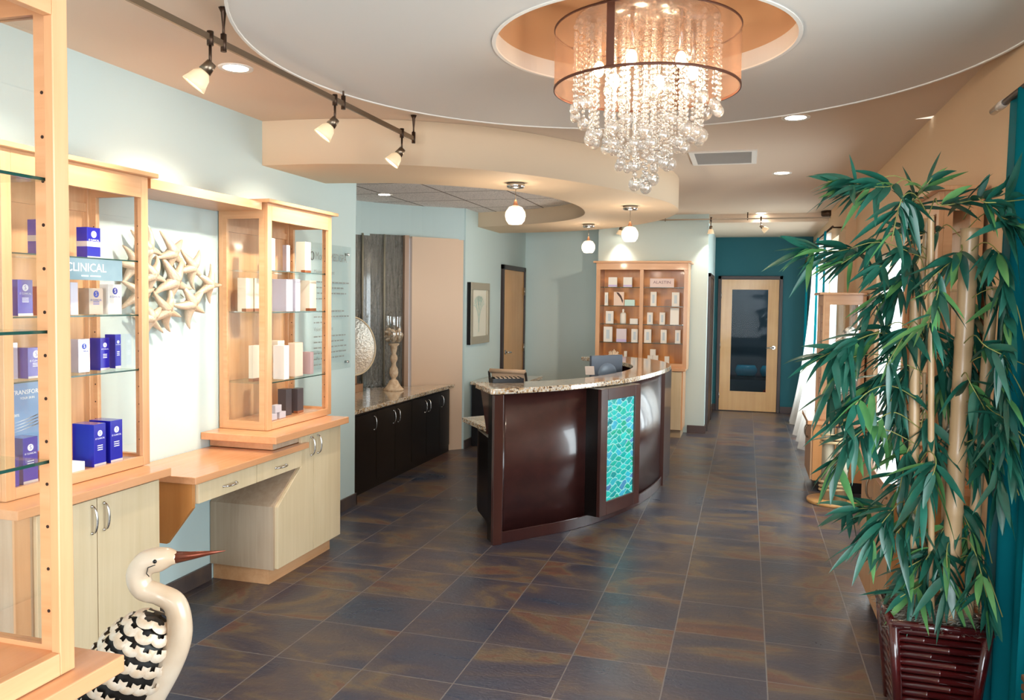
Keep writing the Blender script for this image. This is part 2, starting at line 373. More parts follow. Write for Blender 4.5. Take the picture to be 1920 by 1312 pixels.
# acoustic tile ceiling above the opening
def tile_mat():
    m = mat('acoustic_tile', '#d9cec8', 0.9); nt = m.node_tree; L = nt.links; b = nt.nodes['Principled BSDF']
    tc = nt.nodes.new('ShaderNodeTexCoord'); mp = nt.nodes.new('ShaderNodeMapping'); mp.inputs['Location'].default_value = (2.855, -7.41, 0); L.new(tc.outputs['Object'], mp.inputs[0])
    br = nt.nodes.new('ShaderNodeTexBrick'); br.offset = 0; br.inputs['Scale'].default_value = 1; br.inputs['Brick Width'].default_value = 0.645; br.inputs['Row Height'].default_value = 0.645
    br.inputs['Mortar Size'].default_value = 0.010; br.inputs['Color1'].default_value = lin('#f2e9e3'); br.inputs['Color2'].default_value = lin('#ece2dc'); br.inputs['Mortar'].default_value = lin('#7d6a60')
    L.new(mp.outputs[0], br.inputs['Vector'])
    n = nt.nodes.new('ShaderNodeTexNoise'); n.inputs['Scale'].default_value = 90; n.inputs['Detail'].default_value = 3; L.new(tc.outputs['Object'], n.inputs['Vector'])
    rp = nt.nodes.new('ShaderNodeValToRGB'); rp.color_ramp.elements[0].position = 0.36; rp.color_ramp.elements[0].color = (0.62, 0.62, 0.62, 1); rp.color_ramp.elements[1].position = 0.5; L.new(n.outputs['Fac'], rp.inputs[0])
    mx = nt.nodes.new('ShaderNodeMixRGB'); mx.blend_type = 'MULTIPLY'; mx.inputs[0].default_value = 1; L.new(br.outputs['Color'], mx.inputs[1]); L.new(rp.outputs[0], mx.inputs[2]); L.new(mx.outputs[0], b.inputs['Base Color'])
    return m
struct('ceiling_acoustic', MB().prism([(-4.5, 5.0), (-3.0, 5.0), (-2.2, 5.15), (-1.5, 5.7), (-0.95, 6.7), (-0.8, 7.6), (-1.0, 8.6), (-1.5, 9.3), (-2.4, 9.8), (-3.0, 9.95), (-4.5, 9.95)], 2.76, 2.79), tile_mat())
# walls
struct('wall_left', MB().box(-3.2, -3.1, -2.2, 6.07, 0, CZ).box(-3.2, -3.1, 8.78, 11.5, 0, CZ), M_WALL)
NW = smooth2([(-3.11, 6.07), (-3.45, 6.2), (-3.85, 6.55), (-4.1, 7.1), (-4.12, 7.55), (-4.0, 7.9), (-3.85, 8.1), (-3.62, 8.33)], 5)
def curvewall(mb, path, z0, z1, t=0.06):
    q = offset_path(path, -t); mb.prism(path+q[::-1], z0, z1, sm=False); return mb
# header over the niche, the water wall and the beige wing
HD = smooth2([(-3.11, 6.07), (-3.45, 6.2), (-3.85, 6.55), (-4.1, 7.1), (-4.1, 7.55), (-4.0, 7.93), (-3.62, 8.42), (-3.12, 8.78)], 5)
struct('wall_niche_header', curvewall(MB(), offset_path(HD, 0.02), 2.40, 2.77, 0.12), M_WALL)
def water_mat():
    m = mat('water_wall_stone', '#55504a', 0.12, spec=1.0, coat=1.0); nt = m.node_tree; L = nt.links; b = nt.nodes['Principled BSDF']
    tc = nt.nodes.new('ShaderNodeTexCoord'); mp = nt.nodes.new('ShaderNodeMapping'); mp.inputs['Scale'].default_value = (30, 30, 2); L.new(tc.outputs['Object'], mp.inputs[0])
    n = nt.nodes.new('ShaderNodeTexNoise'); n.inputs['Scale'].default_value = 2; n.inputs['Detail'].default_value = 5; L.new(mp.outputs[0], n.inputs['Vector'])
    rp = nt.nodes.new('ShaderNodeValToRGB'); rp.color_ramp.elements[0].position = 0.35; rp.color_ramp.elements[0].color = lin('#565752'); rp.color_ramp.elements[1].position = 0.68; rp.color_ramp.elements[1].color = lin('#7d7c75')
    L.new(n.outputs['Fac'], rp.inputs[0]); L.new(rp.outputs[0], b.inputs['Base Color'])
    mp2 = nt.nodes.new('ShaderNodeMapping'); mp2.inputs['Scale'].default_value = (1, 1, 0.45); L.new(tc.outputs['Object'], mp2.inputs[0])
    n2 = nt.nodes.new('ShaderNodeTexNoise'); n2.inputs['Scale'].default_value = 60; n2.inputs['Detail'].default_value = 3; L.new(mp2.outputs[0], n2.inputs['Vector'])
    bp = nt.nodes.new('ShaderNodeBump'); bp.inputs['Strength'].default_value = 1.0; bp.inputs['Distance'].default_value = 0.03; L.new(n2.outputs['Fac'], bp.inputs['Height']); L.new(bp.outputs[0], b.inputs['Normal'])
    return m
struct('wall_water_feature', curvewall(MB(), NW, 0, 2.42), water_mat())
st = MB()
for (x, y) in ((-4.085, 7.62), (-3.965, 7.93), (-3.80, 8.12)): st.tube([(x, y, 0.76), (x, y, 2.42)], 0.012, 6)
struct('trim_4', st, mat('water_panel_joint', '#8a8473', 0.4))
struct('wall_niche_wing', curvewall(MB(), [(-3.56, 8.32), (-3.12, 8.77)], 0, 2.41, 0.08), M_BEIGE)
struct('trim_5', curvewall(MB(), [(-3.62, 8.26), (-3.585, 8.30)], 0, 2.42, 0.1), mat('niche_post', '#a58770', 0.4))
struct('trim_6', curvewall(MB(), [(-3.66, 8.29), (-3.63, 8.33)], 0, 2.42, 0.05), mat('niche_dark_post', '#3b241a', 0.4))
struct('wall_back', MB().prism([(-3.2, 11.4), (-1.95, 11.4), (-1.95, 10.93), (-0.5, 10.93), (-0.5, 11.03), (-1.85, 11.03), (-1.85, 11.5), (-3.2, 11.5)], 0, CZ), M_WALL)
struct('wall_hall', MB().box(-0.6, -0.5, 11.03, 13.5, 0, 2.77), M_WALL)
struct('wall_end', MB().box(-0.6, -0.444, 13.43, 13.55, 0, 2.77).box(0.540, 1.1, 13.43, 13.55, 0, 2.77).box(-0.444, 0.540, 13.43, 13.55, 2.155, 2.77), M_TEAL)
# right wall with two windows
rw = MB()
rw.box(1.07, 1.19, -2.2, 0.2, 0, CZ).box(1.07, 1.19, 3.3, 6.3, 0, CZ).box(1.07, 1.19, 7.6, 9.1, 0, CZ).box(1.07, 1.19, 6.3, 7.6, 0, 0.3).box(1.07, 1.19, 6.3, 7.6, 2.15, CZ).box(1.07, 1.19, 0.2, 3.3, 0, 0.35).box(1.07, 1.19, 0.2, 3.3, 2.45, CZ)
rw.box(0.97, 1.19, 9.1, 9.75, 0, CZ).box(0.97, 1.19, 12.75, 13.55, 0, CZ).box(0.97, 1.19, 9.75, 12.75, 0, 0.4).box(0.97, 1.19, 9.75, 12.75, 2.5, CZ)
struct('wall_right', rw, M_TAN)
# shop front behind the photographer: two tall panes between posts
struct('wall_front', MB().box(-3.2, -2.75, -2.25, -2.13, 0, CZ).box(0.75, 1.19, -2.25, -2.13, 0, CZ).box(-3.2, 1.19, -2.25, -2.13, 2.6, CZ).box(-3.2, 1.19, -2.25, -2.13, 0, 0.25).box(-1.05, -0.95, -2.25, -2.13, 0, CZ), M_TAN)
# window frames and panes
def window(n, x, y0, y1, z0, z1, bars):
    fr = MB(); t = 0.05
    fr.box(x, x+0.06, y0, y1, z0, z0+t).box(x, x+0.06, y0, y1, z1-t, z1).box(x, x+0.06, y0, y0+t, z0, z1).box(x, x+0.06, y1-t, y1, z0, z1)
    for b in bars: fr.box(x, x+0.05, b-0.02, b+0.02, z0, z1)
    o = struct('window_%d' % n, fr, M_TRIMW); g = part('pane', MB().box(x+0.025, x+0.03, y0+t, y1-t, z0+t, z1-t), glassy('window_glass', (0.97, 0.99, 0.98), 0.03), o)
window(1, 1.10, 0.2, 3.3, 0.35, 2.45, [1.25, 2.3]); window(2, 1.08, 9.75, 12.75, 0.4, 2.5, [10.75, 11.75]); window(3, 1.10, 6.3, 7.6, 0.3, 2.15, [])
# baseboards
struct('baseboard_left', MB().box(-3.1, -3.085, 3.21, 4.17, 0, 0.10).box(-3.1, -3.085, 4.96, 6.085, 0, 0.10).box(-3.2, -3.085, 6.07, 6.085, 0, 0.1).box(-3.1, -3.085, 8.78, 10.16, 0, 0.1).box(-3.1, -3.085, 11.28, 11.4, 0, 0.1), M_BASE, 0.002)
MB_B = mat('brown_baseboard', '#4a3631', 0.45)
struct('baseboard_back', MB().box(-3.08, -2.1, 11.385, 11.4, 0, 0.1).box(-0.72, -0.485, 10.915, 10.93, 0, 0.1).box(-0.5, -0.485, 10.93, 11.15, 0, 0.1).box(-0.5, -0.485, 12.35, 13.43, 0, 0.1), MB_B, 0.002)
struct('baseboard_end', MB().box(-0.485, -0.446, 13.415, 13.43, 0, 0.1).box(0.545, 0.97, 13.415, 13.43, 0, 0.1), MB_B, 0.002)
struct('baseboard_right', MB().box(0.955, 0.97, 9.1, 13.4, 0, 0.1).box(1.055, 1.07, 3.7, 4.2, 0, 0.1).box(1.055, 1.07, 5.25, 7.8, 0, 0.1), MB_B, 0.002)

# ------------------------------------------------------------------ doors
def lever(parent, P, d, out, m=M_CHROME):
    """lever handle: rose at P, lever runs along d, standing off along out"""
    P = Vector(P); d = Vector(d); out = Vector(out); mb = MB()
    mb.tube([P, P+out*0.012], 0.03, 16); mb.tube([P+out*0.01, P+out*0.055], 0.011, 10)
    mb.tube([P+out*0.055-d*0.005, P+out*0.06+d*0.05, P+out*0.055+d*0.12-Vector((0, 0, 0.008))], [0.012, 0.011, 0.008], 10)
    return part('door_handle', mb, m, parent)
# end door with tall pane
fr = MB().box(-0.444, -0.395, 13.39, 13.5, 0, 2.155).box(0.49, 0.54, 13.39, 13.5, 0, 2.155).box(-0.444, 0.54, 13.39, 13.5, 2.105, 2.155)
dr = struct('door_1', fr, M_FRAME, 0.003)
lf = MB(); x0, x1, z0, z1, gx0, gx1, gz0, gz1 = -0.392, 0.487, 0.01, 2.10, -0.235, 0.333, 0.31, 1.95
lf.box(x0, gx0, 13.41, 13.455, z0, z1).box(gx1, x1, 13.41, 13.455, z0, z1).box(gx0, gx1, 13.41, 13.455, z0, gz0).box(gx0, gx1, 13.41, 13.455, gz1, z1)
part('door_leaf', lf, M_VEN, dr)
bd = MB()
bd.box(gx0-.012, gx0+.01, 13.402, 13.412, gz0-.012, gz1+.012).box(gx1-.01, gx1+.012, 13.402, 13.412, gz0-.012, gz1+.012).box(gx0, gx1, 13.402, 13.412, gz0-.012, gz0+.01).box(gx0, gx1, 13.402, 13.412, gz1-.01, gz1+.012)
part('glazing_bead', bd, M_VEN, dr)
part('pane', MB().box(gx0, gx1, 13.43, 13.436, gz0, gz1), glassy('dark_door_glass', (0.62, 0.70, 0.74), 0.0, 0.02, 0.25), dr)
lever(dr, (0.425, 13.41, 1.03), (-1, 0, 0), (0, -1, 0))
for z in (0.25, 1.05, 1.85): part('hinge', MB().tube([(-0.394, 13.40, z-0.05), (-0.394, 13.40, z+0.05)], 0.008, 8), M_CHROME, dr)
# room beyond the end door
struct('wall_far_room', MB().box(-1.2, 1.4, 16.2, 16.3, 0, 2.77).box(-1.2, -1.1, 13.56, 16.2, 0, 2.77).box(1.2, 1.3, 13.56, 16.2, 0, 2.77), mat('far_room_paint', '#5d6a72', 0.7))
struct('floor_far_room', MB().box(-1.2, 1.4, 13.5, 16.3, -0.1, 0.0), M_FLOOR)
struct('ceiling_far_room', MB().box(-1.2, 1.4, 13.5, 16.3, 2.77, 2.8), M_CEIL)
light('far_room_fill', 'POINT', (0.3, 15.0, 2.5), 14, (.8, .92, 1), size=.1)  # added lamp without a fixture, lights the things behind the door glass
r = thing('bolster', 'turquoise rounded bolster seen through the door glass, left of two', 'cushion', (0.02, 15.0, .45), 'bolsters behind the door glass')
part('bolster_body', MB().tube([(-.17, 15.0, .53), (-.13, 15.0, .53), (.17, 15.0, .53), (.21, 15.0, .53)], [.03, .10, .10, .03], 20), mat('turquoise_vinyl', '#35b9d6', .2, coat=.6), r)
r = thing('bolster', 'turquoise rounded bolster seen through the door glass, right of two', 'cushion', (0.45, 15.0, .45), 'bolsters behind the door glass')
part('bolster_body', MB().tube([(.26, 15.0, .53), (.30, 15.0, .53), (.60, 15.0, .53), (.64, 15.0, .53)], [.03, .10, .10, .03], 20), MATS['turquoise_vinyl'], r)
solo('side_table', MB().box(-.5, .9, 14.8, 15.2, .38, .43).box(-.48, -.44, 14.82, 15.18, 0, .38).box(.84, .88, 14.82, 15.18, 0, .38), M_BLACKW, 'dark low table beyond the glazed end door', 'table')
solo('exercise_ball', MB().ball((.42, 14.35, .15), .15, 20, 12), mat('red_ball', '#b5382a', .3), 'red ball low behind the door glass', 'ball')
# left wall door, with dark steel frame
fr = MB().box(-3.1, -3.06, 10.18, 10.23, 0, 2.19).box(-3.1, -3.06, 11.23, 11.29, 0, 2.19).box(-3.1, -3.06, 10.18, 11.29, 2.13, 2.19)
dl = struct('door_2', fr, M_FRAME, 0.003)
part('door_leaf', MB().box(-3.098, -3.075, 10.232, 11.228, 0.01, 2.128), M_VEN, dl)
lever(dl, (-3.075, 10.33, 1.03), (0, 1, 0), (1, 0, 0))
for z in (0.3, 1.05, 1.85): part('hinge', MB().tube([(-3.058, 11.215, z-0.055), (-3.058, 11.215, z+0.055)], 0.009, 8), M_CHROME, dl)
fr = MB().box(-0.5, -0.465, 11.13, 11.18, 0, 2.12).box(-0.5, -0.465, 12.25, 12.33, 0, 2.12).box(-0.5, -0.465, 11.13, 12.33, 2.07, 2.12)
dh = struct('door_3', fr, M_FRAME, 0.003); part('door_leaf', MB().box(-0.498, -0.478, 11.18, 12.25, 0.01, 2.07), M_FRAME, dh)

# ------------------------------------------------------------------ cabinets
def pull(parent, c, along, out, L=0.10, m=M_CHROME):
    c, a, o = Vector(c), Vector(along), Vector(out); mb = MB()
    mb.tube([c+a*(L/2*math.cos(PI*t/12))+o*(0.028*math.sin(PI*t/12)**0.7) for t in range(13)], [0.0035+0.0022*math.sin(PI*t/12) for t in range(13)], 8)
    for s_ in (-1, 1): mb.ball(c+a*(s_*L/2)+o*0.002, 0.007, 8, 6)
    return part('handle', mb, m, parent)
def hutch(root, X0, X1, y0, y1, z0, z1, s=1, shelves=(1.885, 1.63, 1.37), side=True, post=0.045, mtop=M_MAPLE, holes=True, back=True):
    """open-front display case. X1 is the front plane, X0 the back; s=+1 faces +X, -1 faces -X"""
    p = post; D = 0.05
    for (xa, xb) in ((X1, X1-s*0.022), (X0, X0+s*0.03)):
        for (ya, yb) in ((y0, y0+p), (y1-p, y1)):
            q = part('post', MB().box(xa, xb, ya, yb, z0, z1), M_MAPLE, root, bevel=0.002)
    # return faces of the front posts (depth), darker inside
    part('header', MB().box(X1, X1-s*0.022, y0+p, y1-p, z1-0.10, z1), M_MAPLEY, root, bevel=0.002)
    part('bottom_rail', MB().box(X1, X1-s*0.022, y0+p, y1-p, z0, z0+0.045), M_MAPLEY, root, bevel=0.002)
    for (ya, yb) in ((y0, y0+0.022), (y1-0.022, y1)):
        part('side_frame', MB().box(X1-s*0.022, X0+s*0.03, ya, yb, z1-0.09, z1).box(X1-s*0.022, X0+s*0.03, ya, yb, z0, z0+0.05).box(X1-s*0.022, X1-s*0.06, ya, yb, z0+0.05, z1-0.09).box(X0+s*0.03, X0+s*0.055, ya, yb, z0+0.05, z1-0.09), M_MAPLEX, root)
        if side: part('side_glass', MB().box(X1-s*0.06, X0+s*0.055, (ya+yb)/2-0.002, (ya+yb)/2+0.002, z0+0.05, z1-0.09), M_GLASS, root)
    if back: part('back_panel', MB().box(X0, X0+s*0.008, y0+p, y1-p, z0, z1-0.02).box(X0+s*0.008, X0+s*0.022, y0+p, y1-p, z1-0.16, z1-0.12), M_MAPLE, root)
    part('top_board', MB().box(X0, X1-s*0.022, y0+0.022, y1-0.022, z1-0.02, z1), mat('maple_inside_glow', '#b5713f', 0.4), root)  # orange of the warm interior glow put into the board colour
    part('bottom_board', MB().box(X0+s*0.03, X1-s*0.022, y0+0.022, y1-0.022, z0, z0+0.04), M_TOP, root)
    part('cornice', MB().box(X0, X1+s*0.035, y0-0.035, y1+0.035, z1, z1+0.022), M_MAPLEY, root, bevel=0.004)
    for z in shelves:
        g = part('glass_shelf', MB().box(X0+s*0.01, X1-s*0.03, y0+0.026, y1-0.026, z-0.006, z), M_SHELF, root)
        part('glass_edge', MB().box(X1-s*0.028, X1-s*0.031, y0+0.026, y1-0.026, z-0.006, z), M_EDGE, g)
    if holes:
        h = MB(); n = int((z1-0.1-z0-0.1)/0.085)
        for i in range(n):
            z = z0+0.12+i*0.085
            for xx in (X1-s*0.041, X0+s*0.043):
                for (yy, dy) in ((y1-0.022, -0.001), (y0+0.022, 0.001)):
                    h.tube([(xx, yy+dy, z), (xx, yy-dy, z)], 0.0035, 8)
        part('shelf_pin_holes', h, M_HOLE, root)

# --- left display cabinet, nearer (blue cartons)
r = thing('display_cabinet', 'maple display cabinet full of blue cartons, behind the white crane sculpture', 'cabinet', (-2.87, 2.84, 0), 'wall display cabinets with glass shelves')
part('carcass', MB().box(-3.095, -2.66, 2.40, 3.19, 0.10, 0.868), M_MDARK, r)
part('toe_kick', MB().box(-3.095, -2.71, 2.42, 3.19, 0, 0.10), M_MAPLEY, r)
part('face_frame', MB().box(-2.66, -2.650, 2.40, 2.47, 0.10, 0.868).box(-2.66, -2.650, 3.175, 3.19, 0.10, 0.868).box(-2.66, -2.650, 2.47, 3.175, 0.10, 0.12), M_MAPLE, r)
for (a, b, hy) in ((2.49, 2.795, 2.765), (2.80, 3.178, 2.832)):
    d_ = part('door', MB().box(-2.66, -2.638, a, b, 0.105, 0.855), M_DOORP, r, bevel=0.002)
    pull(d_, (-2.636, hy, 0.77), (0, 0, 1), (1, 0, 0), 0.115)
part('counter_top', MB().box(-3.095, -2.60, 2.37, 3.215, 0.87, 0.908), M_TOP, r, bevel=0.003)
hutch(r, -3.09, -2.75, 2.455, 3.25, 0.91, 2.28)
# --- left display cabinet, farther
r = thing('display_cabinet', 'maple display cabinet with white and beige cartons, next to the wall mounted statement plaque', 'cabinet', (-2.87, 4.6, 0), 'wall display cabinets with glass shelves')
prof = [(4.17, .10), (4.17, .48), (4.44, .675), (4.44, .778), (4.50, .778), (4.50, .822), (4.17, .822), (4.17, .87), (4.96, .87), (4.96, .10)]
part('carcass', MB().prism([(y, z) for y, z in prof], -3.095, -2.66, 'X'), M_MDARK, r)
part('toe_kick', MB().box(-3.095, -2.71, 4.20, 4.94, 0, 0.10), M_MAPLEY, r)
d_ = part('door', MB().prism([(4.185, .105), (4.185, .478), (4.452, .675), (4.452, .855), (4.598, .855), (4.598, .105)], -2.66, -2.638, 'X'), M_DOORP, r, bevel=0.002)
pull(d_, (-2.636, 4.562, 0.78), (0, 0, 1), (1, 0, 0), 0.115)
d_ = part('door', MB().box(-2.66, -2.638, 4.603, 4.955, 0.105, 0.855), M_DOORP, r, bevel=0.002)
pull(d_, (-2.636, 4.645, 0.78), (0, 0, 1), (1, 0, 0), 0.115)
part('upper_side', MB().box(-3.09, -2.662, 4.166, 4.17, .822, .87), M_TOP, r)
part('counter_top', MB().box(-3.095, -2.585, 4.085, 4.975, 0.872, 0.915), M_TOP, r, bevel=0.003)
hutch(r, -3.09, -2.75, 4.255, 5.03, 0.917, 2.28, shelves=(1.885, 1.63, 1.20))
# --- bridge board between the two
solo('bridge_shelf', MB().box(-3.09, -2.765, 3.287, 4.218, 2.235, 2.283), M_MAPLEY, 'maple bridge board spanning between two display cabinets above the starfish', 'shelf', bevel=0.002)
# --- vanity desk
r = thing('wall_desk', 'floating maple desk with two drawers under the starfish wall art', 'desk', (-2.86, 3.8, 0.4))
part('desk_top', MB().box(-3.095, -2.61, 3.405, 4.495, 0.782, 0.818), M_TOP, r, bevel=0.003)
part('bracket', MB().prism([(.462, -3.095), (.462, -2.80), (.655, -2.648), (.78, -2.648), (.78, -3.095)], 3.425, 3.448, 'Y'), wood('maple_orange_side', '#c98a4e', '#b5743a'), r)
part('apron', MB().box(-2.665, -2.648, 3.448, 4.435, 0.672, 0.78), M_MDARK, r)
for a, b in ((3.452, 3.955), (3.960, 4.437)):
    d_ = part('drawer', MB().box(-2.647, -2.628, a, b, 0.675, 0.776), M_DOORP, r, bevel=0.002); pull(d_, (-2.627, (a+b)/2, 0.722), (0, 1, 0), (1, 0, 0), 0.11)
# --- foreground cabinet (only its right end is in view)
r = thing('display_cabinet', 'maple display cabinet cut off by the left edge of the photo, nearest to the camera', 'cabinet', (-1.46, 0.9, 0), 'wall display cabinets with glass shelves')
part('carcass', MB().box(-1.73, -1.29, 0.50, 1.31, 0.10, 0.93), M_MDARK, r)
part('toe_kick', MB().box(-1.71, -1.36, 0.52, 1.29, 0, 0.10), M_MAPLEY, r)
for (a, b) in ((0.52, 0.90), (0.905, 1.29)): part('door', MB().box(-1.29, -1.268, a, b, 0.105, 0.905), M_DOORP, r, bevel=0.002)
part('counter_top', MB().box(-1.73, -1.235, 0.48, 1.38, 0.932, 0.968), M_TOP, r, bevel=0.003)
hutch(r, -1.62, -1.28, 0.50, 1.295, 0.97, 2.35, shelves=(1.945, 1.65, 1.395), post=0.036)

# --- back wall unit
r = thing('display_cabinet', 'tall maple wall unit with two lit shelf bays, behind the reception desk', 'cabinet', (-1.3, 10.65, 0))
part('carcass', MB().box(-1.88, -0.75, 10.44, 10.925, 0.10, 0.85), M_MAPLE, r)
part('toe_kick', MB().box(-1.86, -0.77, 10.47, 10.925, 0, 0.10), mat('maple_toe', '#b39b7c', 0.5), r)
for a, b in ((-1.875, -1.32), (-1.315, -0.77)): part('door', MB().box(a, b, 10.42, 10.44, 0.105, 0.845), M_DOORP, r, bevel=0.002)
part('counter_top', MB().box(-1.90, -0.72, 10.40, 10.925, 0.85, 0.885), M_MAPLEX, r, bevel=0.003)
M_MWARM = wood('maple_warm_lit', '#e39a4c', '#cf8235')  # same maple with the warm light of the bays put into its colour
for x0, x1, nm in ((-1.885, -1.835, 'post'), (-1.32, -1.275, 'post'), (-0.765, -0.715, 'post')): part(nm, MB().box(x0, x1, 10.45, 10.50 if x0 == -1.32 else 10.90, 0.885, 2.22), M_MAPLE, r)
part('header', MB().box(-1.885, -0.715, 10.44, 10.46, 2.135, 2.22), M_MAPLEX, r)
part('bottom_rail', MB().box(-1.835, -0.765, 10.445, 10.465, 0.885, 0.945), M_MAPLEX, r)
part('back_panel', MB().box(-1.84, -0.76, 10.80, 10.82, 0.885, 2.22), M_MWARM, r)
part('cornice', MB().box(-1.92, -0.68, 10.40, 10.92, 2.22, 2.245), M_MAPLEX, r, bevel=0.004)
part('top_board', MB().box(-1.84, -0.76, 10.46, 10.80, 2.15, 2.17), M_MWARM, r)
part('bottom_board', MB().box(-1.84, -0.76, 10.46, 10.80, 0.886, 0.90), M_MAPLEX, r)
for z in (1.912, 1.671, 1.435, 1.198):
    for a, b in ((-1.833, -1.322), (-1.273, -0.767)):
        g = part('glass_shelf', MB().box(a, b, 10.48, 10.79, z-0.007, z), M_SHELF, r); part('glass_edge', MB().box(a, b, 10.475, 10.48, z-0.007, z), M_EDGE, g)

# --- right hand cabinets
def right_cab(lbl, X, y0, y1, zc, uz1, ux, sh, uy0, uy1):
    r = thing('display_cabinet', lbl, 'cabinet', ((X+1.07)/2, (y0+y1)/2, 0), 'display cabinets along the window wall')
    part('carcass', MB().box(X+0.02, 1.05, y0, y1, 0.10, zc-0.038), wood('maple_honey', '#d79a5e', '#c38047'), r)
    part('toe_kick', MB().box(X+0.07, 1.05, y0+0.02, y1-0.02, 0, 0.10), M_BLACKW, r)
    mid = (y0+y1)/2
    for (a, b, hy) in ((y0+0.01, mid-0.003, mid-0.04), (mid+0.003, y1-0.01, mid+0.04)):
        d_ = part('door', MB().box(X, X+0.02, a, b, 0.105, zc-0.045), wood('maple_honey_door', '#d3a77a', '#c29266'), r, bevel=0.002); pull(d_, (X-0.002, hy if y0 > 6 else a+0.06+0*hy, zc-0.15), (0, 0, 1), (-1, 0, 0), 0.115, M_NICKEL)
    part('counter_top', MB().box(X-0.035, 1.055, y0-0.035, y1+0.03, zc-0.036, zc), M_TOP, r, bevel=0.003)
    hutch(r, 1.05, ux, uy0, uy1, zc, uz1, s=-1, shelves=sh, post=0.055)
right_cab('low maple display cabinet behind the rope-tied pilings by the white curtain', 0.60, 7.90, 8.60, 0.655, 1.81, 0.68, (1.35, 1.0), 8.0, 8.58)
right_cab('tall maple display cabinet standing behind the potted bamboo', 0.685, 4.22, 5.19, 0.87, 2.26, 0.86, (1.8, 1.5, 1.2), 4.25, 5.1)

# ------------------------------------------------------------------ reception desk
TO = [(-1.70, 5.37), (-1.65, 5.39), (-1.457, 5.60), (-1.272, 5.83), (-1.089, 6.14), (-0.902, 6.59), (-0.768, 7.2), (-0.697, 7.88), (-0.74, 8.35), (-0.92, 8.80), (-1.22, 9.12), (-1.65, 9.33)]
TI = [(-1.93, 5.72), (-1.78, 5.83), (-1.60, 6.0), (-1.40, 6.23), (-1.256, 6.48), (-1.13, 6.84), (-1.04, 7.3), (-1.03, 7.75), (-1.12, 8.12), (-1.30, 8.45), (-1.50, 8.68), (-1.76, 8.90)]
TOs, TIs = smooth2(TO, 5), smooth2(TI, 5)
desk = thing('reception_desk', 'curved dark wood reception desk with granite counter and teal glass inset', 'desk', (-1.4, 7.2, 0))
part('counter_top', MB().prism(TOs+TIs[::-1], 1.062, 1.102), M_GRAN, desk, 'speckled granite counter top', bevel=0.006)
BO = smooth2([(-1.64, 5.43), (-1.455, 5.655), (-1.275, 5.88), (-1.10, 6.18), (-0.92, 6.63), (-0.80, 7.15), (-0.745, 7.7), (-0.775, 8.2), (-0.93, 8.66), (-1.2, 8.98), (-1.6, 9.2)], 6)
BI = offset_path(BO, -0.11)
part('front_panel', MB().prism(BO+BI[::-1], 0.0, 1.06, sm=True), M_DARK, desk)
KO = offset_path(BO, 0.018); KP = [p for p in KO if p[1] < 9.0]; KQ = offset_path(KP, -0.017)
part('kick_board', MB().prism(KP+KQ[::-1], 0.0, 0.085), M_DARK, desk, bevel=0.003)
part('end_panel', MB().prism([(-1.662, 5.37), (-1.635, 5.395), (-1.72, 5.53), (-1.755, 5.50)], 0.0, 1.06), M_BLACKW, desk, bevel=0.002)  # black stands in for shade on this end, away from the light
part('corner_post', MB().prism([(-1.668, 5.362), (-1.615, 5.41), (-1.63, 5.43), (-1.69, 5.38)], 0.0, 1.06), M_DARKZ, desk, bevel=0.002)
# framed teal glass unit standing proud of the curve
a, b = Vector((-1.03, 6.02, 0)), Vector((-0.805, 6.58, 0)); t = (b-a).normalized(); nn = Vector((t.y, -t.x, 0))
def seg(u0, u1, v0, v1, z0, z1, mb=None):
    mb = mb or MB(); L = (b-a).length
    P = [a+t*u0*L+nn*v0, a+t*u1*L+nn*v0, a+t*u1*L+nn*v1, a+t*u0*L+nn*v1]
    return mb.prism([(p.x, p.y) for p in P], z0, z1)
part('glass_unit_box', seg(0, 1, -0.17, -0.03, 0.086, 1.06), M_BLACKW, desk, 'dark side of the glass unit')
fm = MB()
for u0, u1, z0, z1 in ((0, 0.16, .086, 1.06), (0.86, 1, .086, 1.06), (0.16, .86, .086, .19), (.16, .86, .97, 1.06)): seg(u0, u1, -0.03, 0, z0, z1, fm)
part('glass_frame', fm, M_DARKZ, desk, bevel=0.003)
